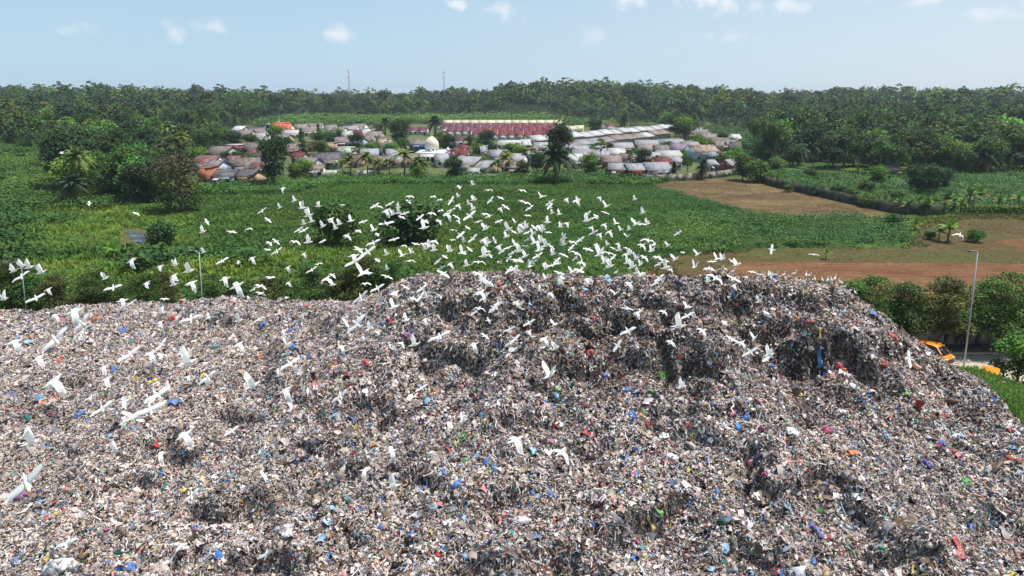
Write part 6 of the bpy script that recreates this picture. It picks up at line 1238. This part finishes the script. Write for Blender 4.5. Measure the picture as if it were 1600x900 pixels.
items.sort(key=lambda t: -t[0])
stuffV, stuffQ, stuffT, stuffC = Acc(), [], [], []
cnt_b = 0
def bird_rot(k):
    hd, roll, pit, _ = POSE[k]; j = g_.normal
    yaw = R(hd - 90 + j() * 16); return Matrix.Rotation(yaw, 4, 'Z') @ Matrix.Rotation(R(pit + j() * 8), 4, 'X') @ Matrix.Rotation(R(-roll + j() * 10) if k == 'l' else R(roll + j() * 10), 4, 'Y')
for L, x, y, k, pos in items:
    if k == 'p':
        # standing birds: on the crest where the line of sight grazes it
        c = CR[np.argmin(np.abs(project(CR[:, 0], CR[:, 1], CR[:, 2])[0] - x))] if y > 415 and x > 640 else hit([x], [y + 4], Hall, 14, 300)[0]
        yy = float(c[1]); r_, wy, _ = ray(x, y); ys_ = np.linspace(yy - 2.5, yy + 1.5, 40); hs = Hall(ys_ * float(r_ / wy), ys_)
        _, pyv = project(ys_ * float(r_ / wy), ys_, hs); i_ = int(np.argmin(pyv)); pos = (ys_[i_] * float(r_ / wy), ys_[i_], float(hs[i_]) + .10)
        M_ = Matrix.Rotation(R(g_.choice([-90, -60, 90, -120, 0]) + g_.normal() * 20), 4, 'Z'); sc = float(np.clip(L / 10.5, .8, 1.15))
    else:
        M_ = bird_rot(k); sc = float(g_.uniform(.88, 1.03))
    me = BM[k][int(g_.integers(len(BM[k])))]
    if cnt_b < 298:
        o = bpy.data.objects.new('egret', me); COL.objects.link(o); o.matrix_world = Matrix.Translation(pos) @ M_ @ Matrix.Scale(sc, 4)
        tag(o, None, 'egret', 'white egrets swarming over the landfill'); reg(o, f'egret {NAMEP[k]} {bird_zone(x, y)}'); cnt_b += 1
    else:
        n = len(me.vertices); co = np.empty(n * 3, np.float32); me.vertices.foreach_get('co', co); Mf = np.array(Matrix.Translation(pos) @ M_ @ Matrix.Scale(sc, 4)); co = co.reshape(-1, 3) @ Mf[:3, :3].T + Mf[:3, 3]
        cc = np.empty(n * 4, np.float32); me.color_attributes['col'].data.foreach_get('color', cc)
        fq = [tuple(p.vertices) for p in me.polygons if len(p.vertices) == 4]; ft = [tuple(p.vertices) for p in me.polygons if len(p.vertices) == 3]
        stuffV.add(co, fq, ft, cc.reshape(-1, 4)[:, :3])
if stuffV.v: tag(stuffV.build('egret_flock', M_BIRD, None, True), 'smaller white egrets of the flock crowding above the heap crest', 'egrets', kind='stuff')

# ------------------------------------------------------------------ single finds on the heap
PALETTE = {'blue': (52, 116, 188), 'royal blue': (40, 66, 168), 'dark blue': (34, 52, 98), 'light blue': (136, 186, 216), 'teal': (44, 140, 140), 'dark teal': (24, 76, 76), 'green': (72, 164, 84), 'bright green': (122, 200, 90), 'dark green': (20, 84, 66), 'red': (186, 46, 48), 'maroon': (124, 46, 66),
           'orange': (226, 120, 56), 'yellow': (226, 202, 62), 'pink': (216, 120, 140), 'magenta': (190, 46, 110), 'purple': (140, 76, 136), 'white': (232, 230, 228), 'lilac white': (214, 206, 214), 'grey': (130, 132, 138), 'black': (22, 22, 24), 'brown': (112, 84, 62), 'tan': (196, 160, 116), 'olive': (112, 106, 60), 'cardboard': (190, 138, 102), 'dark grey': (94, 98, 106), 'straw': (150, 116, 70)}
MP = {}
def pmat(c):
    if c not in MP: a_ = lin(*PALETTE[c]); MP[c] = mat('plastic_' + c.replace(' ', '_'), a_ * .8 + a_.mean() * .15, .5, .3, 9, 0, .4, .6, lin(120, 108, 98) * .75 + a_ * .2, 5.0, .5)
    return MP[c]
def find_mesh(kind, sz, g):
    ac = Acc()
    if kind == 'bag':
        n, m_ = 14, 9; V = []; ph_ = g.uniform(0, 6)
        for i in range(m_ + 1):
            th = math.pi * i / m_
            for j in range(n):
                a = 2 * math.pi * j / n; r_ = math.sin(th) * (1 if th > .9 else .8) * (1 + .22 * math.sin(a * 2 + ph_) + .15 * math.sin(a * 5 + i * 1.3) + g.normal() * .17); V.append((r_ * math.cos(a) * sz * .62, r_ * math.sin(a) * sz * .42, (math.cos(th) * (.22 if th > 1.5 else .34) + .06 + g.normal() * .045) * sz))
        q = [(i * n + j, (i + 1) * n + j, (i + 1) * n + (j + 1) % n, i * n + (j + 1) % n) for i in range(m_) for j in range(n)]; ac.add(V, q)
        for sg in (-1, 1): ac.add([(0, -.04 * sz, .34 * sz), (0, .06 * sz, .32 * sz), (sg * .3 * sz, .16 * sz, .42 * sz), (sg * .26 * sz, -.12 * sz, .46 * sz)], [(0, 1, 2, 3)])
    elif kind in ('sheet', 'strip'):
        nx_, ny_ = (8, 6) if kind == 'sheet' else (12, 4); w, h = (sz, sz * .62) if kind == 'sheet' else (sz, sz * .20); u = np.linspace(-.5, .5, nx_); v = np.linspace(-.5, .5, ny_); U, Vv = np.meshgrid(u, v)
        z = (.10 * np.sin(U * 9 + g.uniform(0, 6)) + .07 * np.sin(Vv * 11 + U * 5 + g.uniform(0, 6)) + g.normal(scale=.025, size=U.shape)) * sz * (.8 if kind == 'sheet' else .5) + .14
        X_ = U * w + g.normal(scale=.02 * sz, size=U.shape); Y_ = Vv * h * (1 + .3 * np.sin(U * 7 + g.uniform(0, 6))) + (.12 * sz * np.sin(U * 5) if kind == 'strip' else 0); t = np.stack([X_, Y_, z], 2).reshape(-1, 3); n = len(t)
        f = [(i * nx_ + j, i * nx_ + j + 1, (i + 1) * nx_ + j + 1, (i + 1) * nx_ + j) for i in range(ny_ - 1) for j in range(nx_ - 1)]
        rim = [(j, n + j, n + j + 1, j + 1) for j in range(nx_ - 1)] + [((ny_ - 1) * nx_ + j + 1, n + (ny_ - 1) * nx_ + j + 1, n + (ny_ - 1) * nx_ + j, (ny_ - 1) * nx_ + j) for j in range(nx_ - 1)] + [((i + 1) * nx_, n + (i + 1) * nx_, n + i * nx_, i * nx_) for i in range(ny_ - 1)] + [(i * nx_ + nx_ - 1, n + i * nx_ + nx_ - 1, n + (i + 1) * nx_ + nx_ - 1, (i + 1) * nx_ + nx_ - 1) for i in range(ny_ - 1)]
        ac.add(np.concatenate([t, t - np.array([0, 0, .012])]), f + [tuple(n + k for k in q[::-1]) for q in f] + rim)
    elif kind == 'box':
        a, b, c = sz * .5, sz * .36, sz * .42; t = .015
        ac.box(-a, a, -b, b, 0, t); ac.box(-a, a, -b, -b + t, t, c); ac.box(-a, a, b - t, b, t, c); ac.box(-a, -a + t, -b + t, b - t, t, c); ac.box(a - t, a, -b + t, b - t, t, c)
        for sg in (-1, 1): ac.add([(-a, sg * b, c), (a, sg * b, c), (a, sg * b * .2, c + .05 * sg + .06), (-a, sg * b * .2, c + .05 * sg + .06)], [(0, 1, 2, 3)])
    elif kind == 'bucket':
        n = 16
        for r0, r1, z0, z1 in ((.30, .42, 0, .62), (.40, .28, .62, .02)): ac.add([(r_ * sz * math.cos(2 * math.pi * k / n), r_ * sz * math.sin(2 * math.pi * k / n), z_ * sz) for r_, z_ in ((r0, z0), (r1, z1)) for k in range(n)], [(k, (k + 1) % n, n + (k + 1) % n, n + k) for k in range(n)], [(n, n + k, n + k + 1) for k in range(1, n - 1)] if z1 < .1 else None)
    elif kind == 'log':
        ac.tube([(-sz * .5, 0, .1), (-sz * .1, .03 * sz, .13), (sz * .5, -.04 * sz, .12)], [sz * .13, sz * .16, sz * .11], 9)
    elif kind == 'clump':
        for i in range(46):
            a = g.uniform(0, 6.28); p = np.array([g.normal(scale=.2 * sz), g.normal(scale=.2 * sz), .1]); q_ = p + np.array([math.cos(a), math.sin(a), g.uniform(-.1, .8)]) * sz * g.uniform(.25, .5); ac.tube([tuple(p), tuple((p + q_) / 2 + np.array([0, 0, .04])), tuple(q_)], [.014, .011, .005], 4, cap=False)
    elif kind == 'bottle':
        ac.tube([(-sz * .5, 0, .1), (-sz * .48, 0, .1), (sz * .2, 0, .12), (sz * .36, 0, .125), (sz * .5, 0, .13)], [sz * .12, sz * .16, sz * .16, sz * .06, sz * .06], 12)
    return ac
FINDS = """97,502,magenta,sheet,17 270,499,red,bag,12 307,467,red,bag,10 191,519,blue,bag,12 46,537,light blue,sheet,14 336,544,teal,bag,10 125,650,blue,bag,12 87,627,red,bag,8 81,650,maroon,bag,12 240,599,yellow,sheet,15 272,631,blue,sheet,17 151,500,orange,bag,9 144,477,light blue,sheet,15 394,661,purple,strip,14 206,536,teal,bag,8
507,648,dark green,sheet,17 549,657,blue,strip,15 525,652,light blue,bag,11 414,652,blue,bag,9 460,612,maroon,bag,14 745,624,maroon,bag,11 449,557,teal,bag,9 485,560,blue,bag,9 572,569,red,bag,12 524,570,red,bag,9 542,587,red,bag,9 611,504,red,sheet,15 599,507,blue,bag,8 636,526,purple,bag,12 462,517,blue,strip,22 410,509,blue,bag,10 525,592,black,bag,19 779,542,dark blue,bag,12 779,447,red,bag,11 612,474,blue,bag,9 479,481,red,sheet,10
930,501,red,bag,11 922,554,red,bag,15 840,490,dark blue,strip,14 1144,460,blue,bag,9 1061,442,blue,bag,10 948,440,light blue,bag,19 869,620,light blue,bag,11 862,634,blue,bag,8 871,610,bright green,sheet,9 1017,615,green,bottle,17 944,590,royal blue,strip,22 986,649,blue,bag,14 980,612,blue,sheet,11 916,636,maroon,bag,9 1000,651,orange,bag,10 1089,625,maroon,bag,11 1165,652,blue,sheet,18 1145,647,pink,bag,12 1154,632,brown,box,10 1035,589,bright green,clump,22
1280,560,blue,strip,30 1311,575,red,bag,14 1280,522,yellow,strip,16 1431,577,cardboard,box,11 1362,492,blue,sheet,16 1395,529,red,bag,13 1382,572,red,bag,9 1435,637,red,bucket,13 1417,618,bright green,bag,8 1474,652,red,bag,11 1259,460,olive,sheet,17 1490,630,brown,log,19 1315,647,white,bag,14 1207,575,blue,bag,10 1430,526,white,bag,17 1265,505,red,bag,9
33,777,purple,bag,15 43,799,white,strip,26 287,769,yellow,bag,9 73,876,yellow,bag,9 93,889,white,bag,30 204,889,blue,bag,15 276,868,white,strip,38 333,863,grey,strip,34 24,879,blue,bag,10 437,717,dark grey,sheet,36 700,705,red,strip,20 715,759,blue,sheet,16 693,741,blue,bag,12 663,767,blue,bag,14 761,723,blue,bag,13 727,721,green,bag,10 452,833,lilac white,sheet,21 584,700,cardboard,sheet,19 543,783,teal,bag,12 571,696,brown,log,18 640,839,blue,bag,12 596,825,blue,bag,9 316,747,yellow,bag,8 259,765,teal,bag,12
833,708,light blue,sheet,19 916,680,red,sheet,14 1010,664,red,bag,11 992,703,royal blue,bag,10 1024,709,maroon,bag,10 1049,717,white,bag,16 1037,684,white,sheet,16 1005,681,tan,strip,22 1075,737,yellow,bag,8 1048,759,blue,bag,12 1027,801,bright green,strip,20 1016,820,yellow,strip,24 969,820,grey,strip,40 860,776,blue,bag,11 832,773,blue,bag,9 839,844,blue,sheet,17 1131,817,dark teal,bag,17 815,817,lilac white,bag,22 996,849,magenta,bag,8 1003,860,teal,sheet,13 1176,862,bright green,bag,10 1183,719,dark blue,strip,26
1292,676,magenta,bag,16 1237,679,white,bag,19 1332,711,orange,sheet,12 1275,833,royal blue,strip,30 1405,820,straw,clump,30 1383,841,grey,strip,44 1509,756,green,bag,15 1496,859,red,strip,44 1516,825,blue,bag,12 1448,727,royal blue,bag,11 1469,720,white,bag,9 1472,695,blue,bag,10 1584,721,red,strip,22 1232,797,light blue,strip,17 1427,895,yellow,strip,13 1289,896,tan,bag,15 1271,880,blue,bag,10 1560,735,brown,log,26 1110,690,white,bag,10 700,820,white,sheet,14 620,745,white,bag,14 560,835,teal,bag,9 1120,770,blue,bag,9 940,760,red,bag,7"""
CATN = {'bag': ('plastic_bag', 'bag', 'plastic bag'), 'sheet': ('plastic_sheet', 'plastic sheet', 'crumpled plastic sheet'), 'strip': ('torn_strip', 'plastic strip', 'long torn strip'), 'box': ('cardboard_box', 'box', 'open box'), 'bucket': ('tipped_bucket', 'bucket', 'tipped bucket'), 'log': ('wood_log', 'log', 'log'), 'clump': ('plant_clump', 'plant clump', 'clump of stalks'), 'bottle': ('plastic_bottle', 'bottle', 'large bottle')}
def find_zone(x, y):
    cx = 'far left' if x < 180 else 'left' if x < 360 else 'left centre' if x < 560 else 'centre' if x < 780 else 'middle' if x < 980 else 'right centre' if x < 1180 else 'right' if x < 1400 else 'far right'
    cy = 'under the heap brink' if y < 530 else 'on the upper heap' if y < 600 else 'halfway down the heap' if y < 690 else 'on the lower heap' if y < 790 else 'near the foot of the view'
    return f'{cy} at the {cx}'
fl = []
for ln in FINDS.split('\n'):
    toks = ln.replace('light blue', 'light_blue').replace('dark blue', 'dark_blue').replace('royal blue', 'royal_blue').replace('dark green', 'dark_green').replace('bright green', 'bright_green').replace('dark teal', 'dark_teal').replace('lilac white', 'lilac_white').replace('dark grey', 'dark_grey').split()
    for t in toks: x, y, c, k, s_ = t.split(','); fl.append((float(x), float(y), c.replace('_', ' '), k, float(s_)))
hp = hit([f[0] for f in fl], [f[1] for f in fl], Hall, 14, 200)
for (x, y, c, k, s_), p in zip(fl, hp):
    sz = s_ * math.sqrt(p[0] ** 2 + p[1] ** 2 + (CAM_H - p[2]) ** 2) / F * (.92 if k != 'strip' else 1.0); nm, ct, ds = CATN[k]
    o = find_mesh(k, sz, g_).build(nm, pmat(c), None, k in ('log', 'bottle')); e_ = .4
    zx = float((Hs(p[0] + e_, p[1]) - Hs(p[0] - e_, p[1])) / (2 * e_)); zy = float((Hs(p[0], p[1] + e_) - Hs(p[0], p[1] - e_)) / (2 * e_)); nv = Vector((-zx, -zy, 1.2)).normalized()
    o.matrix_world = Matrix.Translation((p[0], p[1], p[2] + .07)) @ nv.to_track_quat('Z', 'Y').to_matrix().to_4x4() @ Matrix.Rotation(g_.uniform(0, 6.28) if k != 'strip' else (1.57 + g_.normal() * .5 if (x, y) not in ((462, 517), (333, 863), (1496, 859), (1584, 721)) else .4), 4, 'Z')
    tag(o, None, ct); reg(o, f'{c} {ds} {find_zone(x, y)}')

# ------------------------------------------------------------------ look-alikes told apart by where they stand among their own kind
bpy.context.view_layer.update()
sets = {}
for o, base in PENDING: sets.setdefault(base, []).append(o)
ORD = ['leftmost', 'second from left', 'third from left', 'fourth from left', 'fifth from left', 'sixth from left', 'seventh from left', 'eighth from left', 'ninth from left', 'tenth from left']
def ordinal(i, n):
    if n == 1: return ''
    if n == 2: return ('left', 'right')[i] + ' one, '
    if i == n - 1: return 'rightmost, '
    if i < 10 and i <= n / 2 + 1 or n - 1 - i > 9: return (ORD[i] if i < 10 else f'number {i + 1} from left') + ', '
    return ORD[n - 1 - i].replace('left', 'right') + ', ' if n - 1 - i else 'rightmost, '
for base, os_ in sets.items():
    os_.sort(key=lambda o: float(project(*o.matrix_world.translation)[0]))
    for i, o in enumerate(os_): lb = ordinal(i, len(os_)) + base; o['label'] = lb if len(lb.split()) <= 16 else lb.replace(' the ', ' ').replace(' roof ', ' roof, ').replace(' one,', ',')
